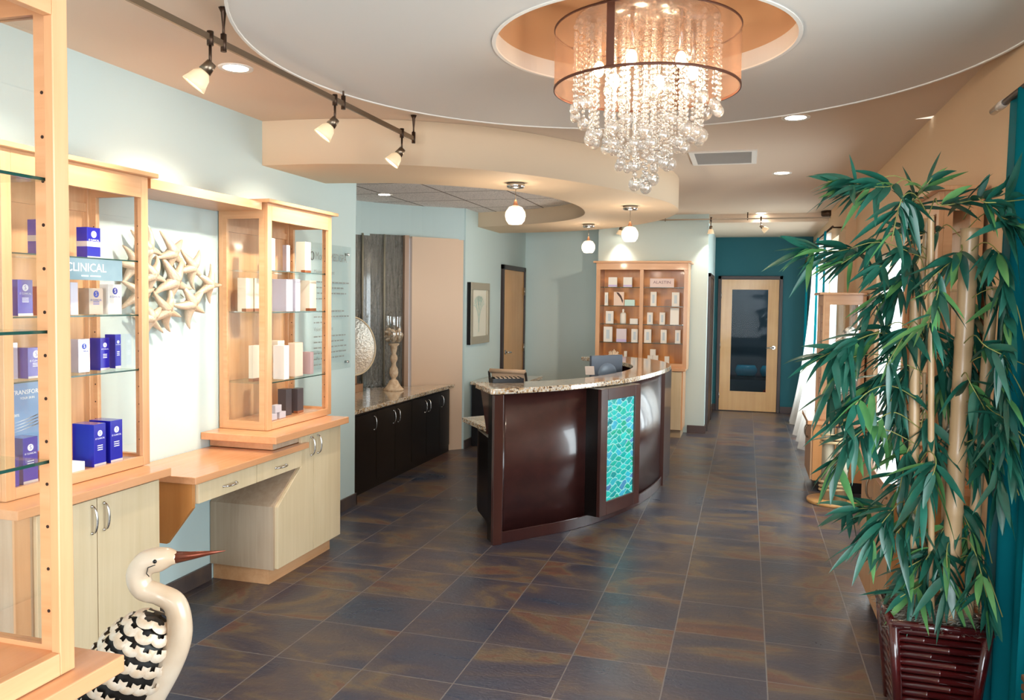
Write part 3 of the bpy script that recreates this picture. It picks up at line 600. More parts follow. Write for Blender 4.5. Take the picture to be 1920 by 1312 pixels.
def teal_mat():
    m = mat('teal_scallop_glass', '#12b3b8', 0.10, spec=0.8, coat=0.8); nt = m.node_tree; L = nt.links; b_ = nt.nodes['Principled BSDF']
    def M1(op, a_, b2=None, c_=None):
        nd = nt.nodes.new('ShaderNodeMath'); nd.operation = op
        for i_, q in enumerate((a_, b2, c_)):
            if q is None: continue
            if isinstance(q, (int, float)): nd.inputs[i_].default_value = q
            else: L.new(q, nd.inputs[i_])
        return nd.outputs[0]
    tc = nt.nodes.new('ShaderNodeTexCoord'); n = nt.nodes.new('ShaderNodeTexNoise'); n.inputs['Scale'].default_value = 9; n.inputs['Detail'].default_value = 2; L.new(tc.outputs['Object'], n.inputs['Vector'])
    sx = nt.nodes.new('ShaderNodeSeparateXYZ'); L.new(tc.outputs['Object'], sx.inputs[0])
    u = M1('ADD', M1('MULTIPLY', sx.outputs[0], t.x), M1('MULTIPLY', sx.outputs[1], t.y)); z = M1('ADD', sx.outputs[2], M1('MULTIPLY', n.outputs['Fac'], .09))
    ku = M1('ADD', M1('MULTIPLY', u, 42.0), M1('MULTIPLY', n.outputs['Fac'], 2.5)); s_ = M1('MULTIPLY', M1('SINE', ku), .0125)
    p1 = M1('DIVIDE', M1('ADD', z, s_), .05); p2 = M1('DIVIDE', M1('SUBTRACT', z, s_), .05); p2 = M1('ADD', p2, .5)
    def edge(p): f = M1('FRACT', p); return M1('MINIMUM', f, M1('SUBTRACT', 1.0, f))
    e_ = M1('MINIMUM', edge(p1), edge(p2))
    cb = nt.nodes.new('ShaderNodeCombineXYZ'); L.new(M1('FLOOR', p1), cb.inputs[0]); L.new(M1('FLOOR', p2), cb.inputs[1]); L.new(M1('FLOOR', M1('DIVIDE', ku, PI)), cb.inputs[2])
    wn = nt.nodes.new('ShaderNodeTexWhiteNoise'); L.new(cb.outputs[0], wn.inputs['Vector'])
    rp = nt.nodes.new('ShaderNodeValToRGB'); e = rp.color_ramp.elements; e[0].position = 0; e[0].color = lin('#0a7f8e'); e[1].position = 1; e[1].color = lin('#4f7fb8')
    for p, c_ in ((0.2, '#0fb7b0'), (0.45, '#22d6cf'), (0.65, '#13b08f'), (0.85, '#35c3e0')): q = e.new(p); q.color = lin(c_)
    L.new(wn.outputs['Value'], rp.inputs[0])
    re = nt.nodes.new('ShaderNodeValToRGB'); re.color_ramp.elements[0].position = 0.0; re.color_ramp.elements[0].color = (1, 1, 1, 1); re.color_ramp.elements[1].position = 0.11; re.color_ramp.elements[1].color = (0, 0, 0, 1); L.new(e_, re.inputs[0])
    mx = nt.nodes.new('ShaderNodeMixRGB'); mx.inputs[2].default_value = lin('#a8f4f0'); L.new(re.outputs[0], mx.inputs[0]); L.new(rp.outputs[0], mx.inputs[1]); L.new(mx.outputs[0], b_.inputs['Base Color'])
    bp = nt.nodes.new('ShaderNodeBump'); bp.inputs['Strength'].default_value = 0.4; bp.inputs['Distance'].default_value = 0.01; L.new(e_, bp.inputs['Height']); L.new(bp.outputs[0], b_.inputs['Normal'])
    return m
part('teal_glass', seg(.15, .87, -0.028, -0.014, .18, .98), teal_mat(), desk, 'teal and blue scalloped mosaic glass')
part('side_panel', MB().prism([(-0.80, 7.62), (-0.715, 7.66), (-0.705, 8.22), (-0.79, 8.2)], 0.0, 1.06), M_DARKZ, desk)
# lower staff side
part('work_surface', MB().prism([(-2.23, 6.28), (-1.80, 5.74), (-1.75, 5.60), (-1.5, 6.0), (-1.33, 6.4), (-1.2, 6.8), (-1.12, 7.3), (-1.12, 7.8), (-1.7, 7.8), (-1.72, 7.3), (-1.85, 6.8), (-2.1, 6.45)], 0.715, 0.752), M_GRAN, desk, bevel=0.004)
part('base_cabinet', MB().prism([(-2.02, 6.05), (-1.96, 5.90), (-1.76, 5.56), (-1.5, 6.05), (-1.22, 6.8), (-1.15, 7.7), (-1.65, 7.7), (-1.75, 6.9)], 0.09, 0.714).prism([(-1.97, 6.08), (-1.90, 5.92), (-1.76, 5.62), (-1.5, 6.1), (-1.22, 6.8), (-1.15, 7.7), (-1.6, 7.7), (-1.7, 6.9)], 0.0, 0.09), M_BLACKW, desk)
part('raised_bracket', MB().prism([(0.755, 0), (0.755, .09), (1.06, .25), (1.06, 0)], -0.012, 0.012, 'Y').xf(Matrix.Translation((-1.725, 5.49, 0)) @ Matrix.Rotation(math.atan2(.82, -.57), 4, 'Z')), M_DARKZ, desk)
# things on the desk
tr = MB(); tr.prism([(-1.90, 5.80), (-1.70, 5.95), (-1.80, 6.11), (-2.0, 5.97)], 1.1035, 1.108)
tr = MB()
q = Matrix.Translation((-1.73, 5.86, 1.103)) @ Matrix.Rotation(math.radians(30), 4, 'Z')
r = thing('tray', 'black slotted tray of business cards on the end of the granite counter', 'tray', (-1.73, 5.86, 1.103))
part('tray_body', MB().box(-.12, .12, -.06, .06, 0, .006).box(-.12, .12, -.06, -.054, .006, .032).box(-.12, .12, .054, .06, .006, .032).box(-.12, -.114, -.06, .06, .006, .032).box(.114, .12, -.06, .06, .006, .032).xf(q), M_BLACKW, r)
dv = MB()
for i in range(7): dv.box(-.10+i*.033, -.097+i*.033, -.05, .05, .006, .04)
part('divider', dv.xf(q), M_BLACKW, r)
cdm = MB()
for i in range(6): cdm.box(-.094+i*.033, -.072+i*.033, -.04, .045, .008, .034)
part('card_stack', cdm.xf(q), mat('card_stock', '#c9b6a0', 0.6), r)
def leaning(name, label, cat, c, w_, h, tilt, rz, th=0.002, m=M_WHITE):
    mb = MB().box(-w_/2, w_/2, 0, th, 0, h); M_ = Matrix.Translation(c) @ Matrix.Rotation(rz, 4, 'Z') @ Matrix.Rotation(tilt, 4, 'X'); mb.xf(M_)
    mb.xf(Matrix.Identity(4)); return solo(name, mb, m, label, cat)
leaning('leaflet', 'small grey paper card propped on the granite counter beside the monitor', 'card', (-1.25, 6.72, 1.104), 0.08, 0.075, math.radians(-20), math.radians(28), m=mat('card_grey', '#b7a79b', 0.6))
r = thing('computer_monitor', 'grey computer monitor seen from behind on the staff side of the desk', 'monitor', (-1.27, 7.66, 0.752))
Mq = Matrix.Translation((-1.27, 7.66, 0.752)) @ Matrix.Rotation(math.radians(52), 4, 'Z')
part('screen_back', MB().box(-.20, .20, -.012, .018, .16, .46).xf(Mq), mat('monitor_grey', '#57606d', 0.35), r, bevel=0.006)
part('bulge', MB().ball((0, -.012, .29), .12, 20, 10, (1, .22, .8)).xf(Mq), mat('monitor_bulge', '#6c7a8a', 0.35), r)
part('screen', MB().box(-.19, .19, .018, .021, .17, .45).xf(Mq), mat('lit_screen', '#1a2a3a', 0.2, emit='#3fc3cf', estr=1.0), r)
part('stand', MB().box(-.10, .10, -.08, .08, 0, .012).box(-.025, .025, -.02, .01, .012, .18).xf(Mq), M_BLACKW, r)
r = thing('office_chair', 'tan sling office chair with dark frame behind the desk', 'chair', (-2.15, 7.72, 0))
Mq = Matrix.Translation((-2.15, 7.72, 0)) @ Matrix.Rotation(math.radians(-4), 4, 'Z'); tan = mat('tan_leather', '#c2a385', 0.45)
bk = [(-.0, 0.30-.0*0, .48), (0, .27, .70), (0, .21, .95), (0, .17, 1.04)]
part('backrest', MB().tube([(x-.0, y-.5, z) for x, y, z in bk], 0.012, 20, flat=14).xf(Mq), tan, r)
part('head_roll', MB().tube([(-.18, -.33, 1.045), (.18, -.33, 1.045)], 0.022, 12).xf(Mq), tan, r)
part('frame', MB().tube([(-.19, -.2, .45), (-.19, -.26, .8), (-.185, -.34, 1.04)], .012, 8).tube([(.19, -.2, .45), (.19, -.26, .8), (.185, -.34, 1.04)], .012, 8).tube([(0, 0, .1), (0, 0, .43)], .03, 10).xf(Mq), M_BLACKW, r)
part('seat', MB().box(-.22, .22, -.2, .24, .43, .49).xf(Mq), tan, r, bevel=0.02)
lg = MB()
for i in range(5):
    a_ = 2*PI*i/5; lg.tube([(0, 0, .10), (.27*math.cos(a_), .27*math.sin(a_), .05)], .018, 8); lg.ball((.27*math.cos(a_), .27*math.sin(a_), .028), .028, 8, 6)
part('star_base', lg.xf(Mq), M_BLACKW, r)

# credenza at the left wall behind the desk
r = thing('side_cabinet', 'black wood credenza with granite top against the left wall behind the desk', 'cabinet', (-2.8, 9.4, 0))
part('carcass', MB().box(-3.08, -2.5, 9.0, 9.95, 0, 0.725), M_BLACKW, r); part('counter_top', MB().box(-3.09, -2.47, 8.97, 9.98, 0.727, 0.765), M_GRAN, r, bevel=0.003)
# back bar
r = thing('back_bar', 'long black wood cabinet with granite top under the water wall', 'cabinet', (-3.4, 7.3, 0))
FR = [(-3.23, 6.11), (-3.225, 7.0), (-3.22, 7.9), (-3.215, 8.60)]
BK = [(-3.45, 6.22), (-3.83, 6.6), (-4.02, 7.1), (-4.04, 7.5), (-3.93, 7.86), (-3.60, 8.25), (-3.27, 8.56)]
part('counter_top', MB().prism([(-3.20, 6.10), (-3.195, 7.0), (-3.185, 7.9), (-3.172, 8.66), (-3.22, 8.62)]+BK[::-1], 0.722, 0.76), M_GRAN, r, bevel=0.004)
part('carcass', MB().prism(FR+BK[::-1], 0.0, 0.72), M_BLACKW, r)
ys = [6.13, 6.70, 7.11, 7.51, 7.90, 8.28, 8.59]
for i in range(6):
    hy = [6.645, 7.06, 7.165, 7.85, 7.95, 8.335][i]
    d_ = part('door', MB().box(-3.225, -3.205, ys[i]+.003, ys[i+1]-.003, 0.08, 0.70), M_BLACKW, r); pull(d_, (-3.203, hy, 0.60), (0, 0, 1), (1, 0, 0), 0.12)

# ------------------------------------------------------------------ objects on the back bar
r = thing('platter', 'large oval hammered silver platter standing on the back bar', 'platter', (-3.80, 7.50, 0.76))
Mp = Matrix.Translation((-3.86, 7.50, 1.235)) @ Matrix.Rotation(math.radians(-24), 4, 'Z') @ Matrix.Rotation(math.radians(82), 4, 'Y')
part('dish', MB().lathe([(0.0, -0.03), (0.16, -0.028), (0.24, -0.008), (0.285, 0.0), (0.30, 0.004), (0.30, -0.004), (0.24, -0.018), (0.0, -0.04)], n=48).xf(Mp), mat('hammered_silver', '#aaa195', 0.28, metal=1, bump=0.5, bscale=45), r)
part('rim', MB().tube([Mp @ Vector((0.30*math.cos(2*PI*i/48), 0.30*math.sin(2*PI*i/48), 0)) for i in range(49)], 0.009, 8, False), mat('pearl_rim', '#ddc9a8', 0.35), r)
part('stand', MB().box(-3.93, -3.80, 7.44, 7.62, 0.761, 0.84).box(-3.885, -3.86, 7.46, 7.60, 0.84, 0.96), mat('stand_wood', '#a98263', 0.5), r)
r = thing('candle_holder', 'whitewashed turned pedestal candle holder with a glass hurricane of seashells', 'vase', (-3.55, 7.83, 0.76))
cw = mat('whitewashed_wood', '#e3cdb0', 0.6, c2='#c9a987', vscale=30)
pf = [(0.0, 0), (.105, 0), (.107, .015), (.09, .03), (.075, .05), (.055, .085), (.045, .11), (.024, .125), (.024, .14), (.042, .165), (.048, .20), (.042, .245), (.026, .275), (.022, .30), (.026, .32), (.038, .345), (.04, .365), (.034, .39), (.022, .41), (.026, .43), (.034, .47), (.036, .50), (.055, .515), (.058, .53), (0, .532)]
pf = [(rr_, z*0.93+0.76) for rr_, z in pf]
part('pedestal', MB().lathe(pf, -3.55, 7.83, 32), cw, r)
gz = 0.76+.532*.93
part('hurricane_glass', MB().lathe([(.03, gz), (.075, gz+.02), (.098, gz+.07), (.09, gz+.13), (.075, gz+.20), (.082, gz+.285)], -3.55, 7.83, 32), glassy('hurricane_glass_mat', (0.97, 0.98, 0.97), 0.12, 0.02, 1.6), r)
sh = MB()
for i in range(60):
    a_ = random.random()*2*PI; rr_ = random.random()**.5*.078; sh.ball((-3.55+rr_*math.cos(a_), 7.83+rr_*math.sin(a_), gz+.035+random.random()*.10), .024, 8, 6, (1, .6, 1.3 if i % 2 else .7), Matrix.Rotation(random.random()*3, 3, Vector((random.random(), random.random(), 1)).normalized()))
part('seashells', sh, mat('seashell', '#f3e4d0', 0.5, c2='#d2b08a', vscale=25), r)

# ------------------------------------------------------------------ wall things
r = thing('framed_picture', 'framed sea fan print in a silver frame on the wall left of the rear door', 'picture', (-3.08, 9.2, 1.56))
part('frame', MB().box(-3.098, -3.055, 8.86, 9.58, 1.20, 1.29).box(-3.098, -3.055, 8.86, 9.58, 1.84, 1.925).box(-3.098, -3.055, 8.86, 8.95, 1.29, 1.84).box(-3.098, -3.055, 9.49, 9.58, 1.29, 1.84), mat('champagne_frame', '#b9b09c', 0.3, metal=0.4), r, bevel=0.004)
part('frame_side', MB().box(-3.098, -3.056, 8.852, 8.861, 1.20, 1.925), M_BLACKW, r)
part('mat_board', MB().box(-3.095, -3.075, 8.94, 9.50, 1.28, 1.85), mat('mat_board', '#dcdacb', 0.6), r)
sf = MB(); 
def fan(p, ang, L, d_):
    q_ = p+Vector((0, math.sin(ang), math.cos(ang)))*L; w_ = .0016+.0008*d_
    nrm = Vector((0, math.cos(ang), -math.sin(ang)))*w_
    sf.add([p-nrm, p+nrm, q_+nrm*.7, q_-nrm*.7], [(0, 1, 2, 3)])
    if d_ > 0:
        for k_ in (-.24, .25): fan(q_, ang+k_+random.uniform(-.1, .1), L*.82, d_-1)
fan(Vector((-3.0735, 9.21, 1.34)), 0.03, .105, 6)
part('print', sf, mat('sea_fan_ink', '#8cc4bb', 0.6), r)
# statement plaque on the left wall
r = thing('statement_plaque', 'clear acrylic plaque with grey mission statement text on the left wall', 'sign', (-3.07, 5.6, 1.6))
part('acrylic_sheet', MB().box(-3.082, -3.076, 5.26, 5.95, 1.16, 2.13), glassy('acrylic', (0.97, 0.985, 0.985), 0.015, 0.02, 0.2), r)
for y, z in ((5.30, 2.07), (5.895, 2.07), (5.30, 1.21), (5.895, 1.21)): part('standoff', MB().tube([(-3.098, y, z), (-3.068, y, z)], 0.010, 12), M_CHROME, r)
ink = mat('grey_ink', '#8b918f', 0.6); X_ = -3.0755
tx = MB(); 
def addt(s_, size, y, z, sx=1.0):
    q_ = text_mb(s_, size, face_px(X_, y, z), 0.0002, 'LEFT', sx); tx.add(q_.v, q_.f)
addt('Mored', 0.085, 5.38, 2.03, .8); addt('MED SPA', 0.085, 5.60, 2.03, .8); addt('Mission Statement', 0.042, 5.36, 1.915); addt('Vision Statement', 0.042, 5.36, 1.485)
part('heading_text', tx, ink, r)
ln = MB()
for z0_, n_ in ((1.84, 4), (1.62, 3), (1.43, 6)):
    for i in range(n_):
        y = 5.36; z = z0_-i*.042; end = 5.36+random.uniform(.44, .53)*(1 if i < n_-1 else .45)
        while y < end:
            w_ = random.uniform(.02, .06); ln.box(X_, X_+.0003, y, y+w_, z-.005, z+.005); y += w_+.012
part('body_text', ln, ink, r)
ci = MB(); ci.tube([(X_, 5.335+.024*math.cos(a_*PI/12), 2.03+.03*math.sin(a_*PI/12)) for a_ in range(25)], .0035, 6, False); part('logo_ring', ci, mat('dark_ink', '#5f6664', 0.6), r)

# starfish wall art
r = thing('starfish_wall_art', 'cluster of cream metal starfish mounted on the wall above the desk', 'wall art', (-3.06, 3.8, 1.75))
def star(c, R, rot, h):
    y0, z0 = c; mb = MB()
    for k_ in range(5):
        a_ = rot+2*PI*k_/5+random.uniform(-.1, .1); bd = random.uniform(-.22, .22); Rk = R*random.uniform(.92, 1.08); pts = []
        for i in range(8):
            t_ = i/7; an = a_+bd*t_*t_; pts.append((-3.045+.014*(1-t_)+.012*math.sin(3*t_+k_), y0+Rk*t_*math.cos(an), z0+Rk*t_*math.sin(an)))
        mb.tube(pts, [R*q for q in (.225, .215, .19, .16, .13, .10, .07, .02)], 12)
    mb.ball((-3.040, y0, z0), R*.27, 16, 10, (.85, 1, 1))
    return mb
M_STAR = mat('starfish_cream', '#e0cbb2', 0.38, metal=0.15, bump=0.35, bscale=110, c2='#cdb295', vscale=8)
for c_, R_, ro in (((3.79, 1.955), .155, .9), ((3.955, 1.885), .15, 1.0), ((3.80, 1.80), .18, .95), ((4.105, 1.79), .145, 1.25), ((3.945, 1.675), .165, .8), ((3.735, 1.64), .16, 1.15), ((3.53, 1.735), .15, 1.3), ((3.50, 1.875), .145, .6), ((3.60, 1.965), .15, 1.3), ((3.63, 1.83), .15, 1.0), ((3.62, 1.60), .14, .7)):
    part('starfish', star((c_[0]-.02, c_[1]), R_*.84, ro, .03), M_STAR, r)

# ------------------------------------------------------------------ product cartons
M_BLUE = mat('carton_blue', '#1d1f9e', 0.22, coat=0.6); M_NAVY = mat('carton_navy', '#14134a', 0.25, coat=0.5)
M_SILV = mat('carton_silver', '#cfcad6', 0.2, metal=0.5, coat=0.4); M_RED = mat('carton_red', '#e2583d', 0.3); M_CREAM = mat('carton_cream', '#ecdfcb', 0.45)
M_TAUPE = mat('carton_taupe', '#b9a796', 0.3, metal=0.3); M_LAV = mat('carton_lavender', '#d9d5e4', 0.4); M_GREYD = mat('carton_charcoal', '#4a4245', 0.4); M_PINK = mat('carton_blush', '#e9cdb9', 0.45); M_MAUVE = mat('carton_mauve', '#b9a0a2', 0.45); M_SG = mat('carton_grey', '#bdbac2', 0.4)
KEY = dict(b=M_BLUE, n=M_NAVY, s=M_SILV, r=M_RED, c=M_CREAM, t=M_TAUPE, l=M_LAV, g=M_GREYD, p=M_PINK, m=M_MAUVE, w=M_WHITE, y=M_SG)
M_INKW = mat('silver_print', '#e6e8f5', 0.4); M_INKB = mat('blue_print', '#3c4aa0', 0.4); M_BAND = mat('silver_band', '#d7d3d6', 0.25, metal=0.4)
def carton(bx, key, label, group, style=''):
    X0, X1, Y0, Y1, z0, z1 = bx
    r = thing('product_carton', label, 'box', ((X0+X1)/2, (Y0+Y1)/2, z0), group)
    part('carton_body', MB().box(X0, X1, Y0, Y1, z0, z1), KEY[key], r, bevel=0.001)
    W_, H_ = Y1-Y0, z1-z0; yc = (Y0+Y1)/2
    if 'S' in style:
        ik = M_INKW if key in 'bnr' else M_INKB; R_ = min(W_*.2, .016); lg = MB()
        lg.prism([(yc+R_*math.cos(i*PI/10), z1-H_*.22+R_*math.sin(i*PI/10)) for i in range(20)], X1+.0002, X1+.0006, 'X'); o = part('emblem', lg, ik, r)
        q_ = text_mb('S', R_*1.7, face_px(X1+.0008, yc, z1-H_*.22), .0001); part('emblem_letter', q_, KEY[key], r)
        t_ = text_mb('iS CLINICAL', W_*.15, face_px(X1+.0005, yc, z1-H_*.22-R_*1.7), .0001); part('brand_text', t_, ik, r)
        l_ = MB()
        for k_ in range(3): l_.box(X1+.0003, X1+.0006, yc-W_*.22, yc+W_*.22, z1-H_*(.52+.05*k_), z1-H_*(.50+.05*k_))
        if 'x' not in style: part('small_print', l_, ik, r)
        if key == 'b': part('foot_band', MB().box(X1+.0002, X1+.0007, Y0, Y1, z0, z0+H_*.07), M_BAND, r)
    if 'B' in style: part('band', MB().box(X0-.0004, X1+.0006, Y0-.0006, Y1+.0004, z0+H_*.38, z0+H_*.55), M_BAND, r)
    if 'C' in style: part('copper_foot', MB().box(X1-.03, X1+.0006, Y0-.0006, Y1+.0004, z0, z0+H_*.09), mat('copper_foil', '#b0714e', 0.3, metal=0.6), r)
    if 'T' in style:
        l_ = MB()
        for k_ in range(5): l_.box(X1+.0003, X1+.0006, Y0+W_*.3, Y1-W_*.3, z1-H_*(.25+.08*k_), z1-H_*(.235+.08*k_))
        part('small_print', l_, mat('pale_print', '#b8b4ae', 0.5), r)
    return r
G1 = 'cartons in the cabinet with blue products'
for bx, k_, lb, st_ in [
 ((-2.905, -2.86, 2.717, 2.765, 1.886, 2.033), 'b', 'blue carton with silver band, left of two on the top glass shelf', 'BS'),
 ((-2.92, -2.86, 2.991, 3.069, 1.886, 2.026), 'b', 'blue carton with silver band, right of two on the top glass shelf', 'BSx'),
 ((-2.89, -2.86, 2.548, 2.582, 1.631, 1.751), 'r', 'orange red carton left of the tall blue carton, second shelf', ''),
 ((-2.90, -2.84, 2.606, 2.678, 1.631, 1.779), 'b', 'tall blue carton between two orange red cartons, second shelf', 'S'),
 ((-2.90, -2.86, 2.725, 2.769, 1.631, 1.753), 'r', 'orange red carton right of the tall blue carton, second shelf', ''),
 ((-2.90, -2.86, 2.895, 2.935, 1.631, 1.775), 'l', 'pale lavender carton just right of the foreground post, second shelf', ''),
 ((-2.92, -2.86, 2.999, 3.081, 1.631, 1.751), 't', 'taupe and silver carton between lavender and white cartons', 'S'),
 ((-2.91, -2.86, 3.114, 3.198, 1.631, 1.771), 'w', 'white carton at the right end of the second shelf', 'Sx'),
 ((-2.92, -2.88, 2.583, 2.638, 1.371, 1.521), 's', 'silver white tube carton at the left of the third shelf', ''),
 ((-2.90, -2.84, 2.650, 2.731, 1.371, 1.499), 'b', 'blue carton beside the silver tube carton, third shelf', 'S'),
 ((-2.91, -2.86, 2.934, 2.999, 1.371, 1.522), 's', 'silver carton just right of the foreground post, third shelf', 'Sx'),
 ((-2.93, -2.87, 3.073, 3.128, 1.371, 1.521), 'b', 'blue carton between silver carton and wide blue carton', 'S'),
 ((-2.95, -2.89, 3.187, 3.224, 1.371, 1.533), 'b', 'dark blue carton at the right end of the third shelf', 'S'),
 ((-2.86, -2.78, 2.564, 2.635, 0.951, 1.14), 'b', 'large blue carton in front of the transform card', 'S'),
 ((-2.83, -2.78, 2.505, 2.545, 0.951, 1.069), 'b', 'small blue carton at the far left of the cabinet floor', ''),
 ((-2.81, -2.78, 2.645, 2.672, 0.951, 1.072), 'r', 'small red and white carton beside the large blue carton', 'B'),
 ((-2.90, -2.78, 2.934, 3.003, 0.951, 1.142), 'b', 'large blue carton, left of the pair on the cabinet floor', 'S'),
 ((-2.90, -2.78, 3.032, 3.105, 0.951, 1.145), 'b', 'large blue carton, right of the pair on the cabinet floor', 'S'),
 ((-2.85, -2.78, 2.80, 2.88, 0.951, 0.99), 'w', 'flat white carton on the cabinet floor left of the blue pair', '')]:
    carton(bx, k_, lb, G1, st_)
G2 = 'cartons in the cabinet beside the plaque'
for bx, k_, lb, st_ in [
 ((-2.88, -2.84, 4.429, 4.477, 1.886, 2.087), 'w', 'tall white carton behind the front post, top shelf', ''),
 ((-2.89, -2.86, 4.640, 4.680, 1.886, 2.059), 's', 'slim silver white tube carton in the middle of the top shelf', 'T'),
 ((-2.91, -2.84, 4.834, 4.91, 1.886, 2.094), 'c', 'beige carton with copper foot at the right of the top shelf', 'C'),
 ((-2.99, -2.93, 4.300, 4.375, 1.631, 1.836), 'c', 'cream carton seen through the side glass, left on the second shelf', 'C'),
 ((-2.97, -2.93, 4.390, 4.475, 1.631, 1.837), 'c', 'second cream carton seen through the side glass, second shelf', 'C'),
 ((-2.935, -2.83, 4.589, 4.665, 1.631, 1.838), 'l', 'wide grey lavender carton in the middle of the second shelf', 'T'),
 ((-2.87, -2.84, 4.714, 4.774, 1.631, 1.842), 'l', 'narrow lavender carton right of the wide one, second shelf', ''),
 ((-2.92, -2.84, 4.895, 4.98, 1.631, 1.837), 'c', 'cream carton with copper foot at the right of the second shelf', 'C'),
 ((-2.93, -2.90, 4.325, 4.398, 1.201, 1.423), 'c', 'pale carton seen through the side glass on the third shelf', 'C'),
 ((-2.88, -2.80, 4.516, 4.572, 1.201, 1.416), 'w', 'white carton behind the front post on the third shelf', 'T'),
 ((-2.96, -2.90, 4.60, 4.68, 1.201, 1.44), 'c', 'cream carton standing behind the white one, third shelf', ''),
 ((-2.89, -2.84, 4.708, 4.808, 1.201, 1.423), 'p', 'blush pink carton in the middle of the third shelf', ''),
 ((-2.90, -2.84, 4.905, 4.947, 1.201, 1.352), 'm', 'short mauve carton at the right of the third shelf', ''),
 ((-2.90, -2.84, 4.60, 4.669, 0.9585, 1.128), 'g', 'charcoal carton, left of two on the cabinet floor', ''),
 ((-2.88, -2.83, 4.725, 4.798, 0.9585, 1.119), 'g', 'charcoal carton, right of two on the cabinet floor', 'C'),
 ((-2.84, -2.80, 4.375, 4.435, 0.9585, 1.0), 'y', 'small silver box, lower left of the little pyramid', ''),
 ((-2.84, -2.80, 4.463, 4.534, 0.9585, 1.0), 'y', 'small silver box, lower right of the little pyramid', ''),
 ((-2.84, -2.80, 4.415, 4.485, 1.0015, 1.047), 'y', 'small silver box on top of the little pyramid', '')]:
    carton(bx, k_, lb, G2, st_)
r = thing('advert_card', 'blue advertising card reading TRANSFORM standing in the cabinet', 'card', (-2.93, 2.68, 0.951))
part('card', MB().box(-2.935, -2.93, 2.60, 2.885, 0.951, 1.345), mat('card_blue', '#4f7fb0', 0.4, c2='#7ba3cb', vscale=3), r)
part('headline', text_mb('TRANSFORM', .0265, face_px(-2.9295, 2.728, 1.305), .0002), M_WHITE, r)
part('subline', text_mb('YOUR SKIN', .014, face_px(-2.9295, 2.728, 1.28), .0002), M_WHITE, r)
part('small_text', text_mb('100%', .016, face_px(-2.9295, 2.67, 1.21), .0002), M_WHITE, r)
wv = MB()
for i in range(4): wv.prism([(2.66, 1.14+.013*i), (2.87, 1.18+.013*i), (2.87, 1.184+.013*i), (2.70, 1.145+.013*i)], -2.9298, -2.9292, 'X')
part('swoosh', wv, mat('card_white', '#e8f0f6', 0.4), r)
r = thing('brand_strip', 'brushed grey iS CLINICAL sign strip clipped on the top glass shelf', 'sign', (-2.765, 2.87, 1.80))
part('strip', MB().box(-2.772, -2.768, 2.635, 3.10, 1.785, 1.878), mat('brushed_grey_blue', '#5f7a88', 0.45, c2='#7f98a4', vscale=3), r)
part('lettering', text_mb('iS CLINICAL', .052, face_px(-2.7675, 2.865, 1.838), .0003), M_WHITE, r)
part('small_lettering', MB().box(-2.768, -2.7674, 2.86, 2.90, 1.800, 1.806).box(-2.768, -2.7674, 2.91, 2.97, 1.800, 1.806), mat('pale_teal_print', '#bfe0e0', 0.5), r)
# back wall unit stock
G3 = 'white cartons in the tall wall unit'
def fcarton(x0, x1, z0, z1, m_, label, d_=0.05, st_='T'):
    r = thing('product_carton', label, 'box', ((x0+x1)/2, 10.52, z0), G3)
    part('carton_body', MB().box(x0, x1, 10.50, 10.50+d_, z0, z1), m_, r)
    H_, W_ = z1-z0, x1-x0
    if st_ == 'T': part('print', MB().box(x0+W_*.3, x1-W_*.3, 10.4994, 10.4998, z0+H_*.2, z0+H_*.8), mat('grey_blue_print', '#c3d0d8', 0.5), r)
    if st_ == 'L': part('lavender_band', MB().box(x0, x1, 10.4994, 10.4998, z0+.004, z0+H_*.22), mat('lavender_band', '#c9b8e0', 0.5), r)
PW = mat('carton_white_grey', '#ebe6dd', 0.5); PT = mat('carton_mint', '#c5e6de', 0.5); PL = mat('carton_pale_lilac', '#dccfd6', 0.5)
z5 = [1.913, 1.672, 1.436, 1.199, 0.901]
row = ['top', 'second', 'third', 'fourth', 'bottom']
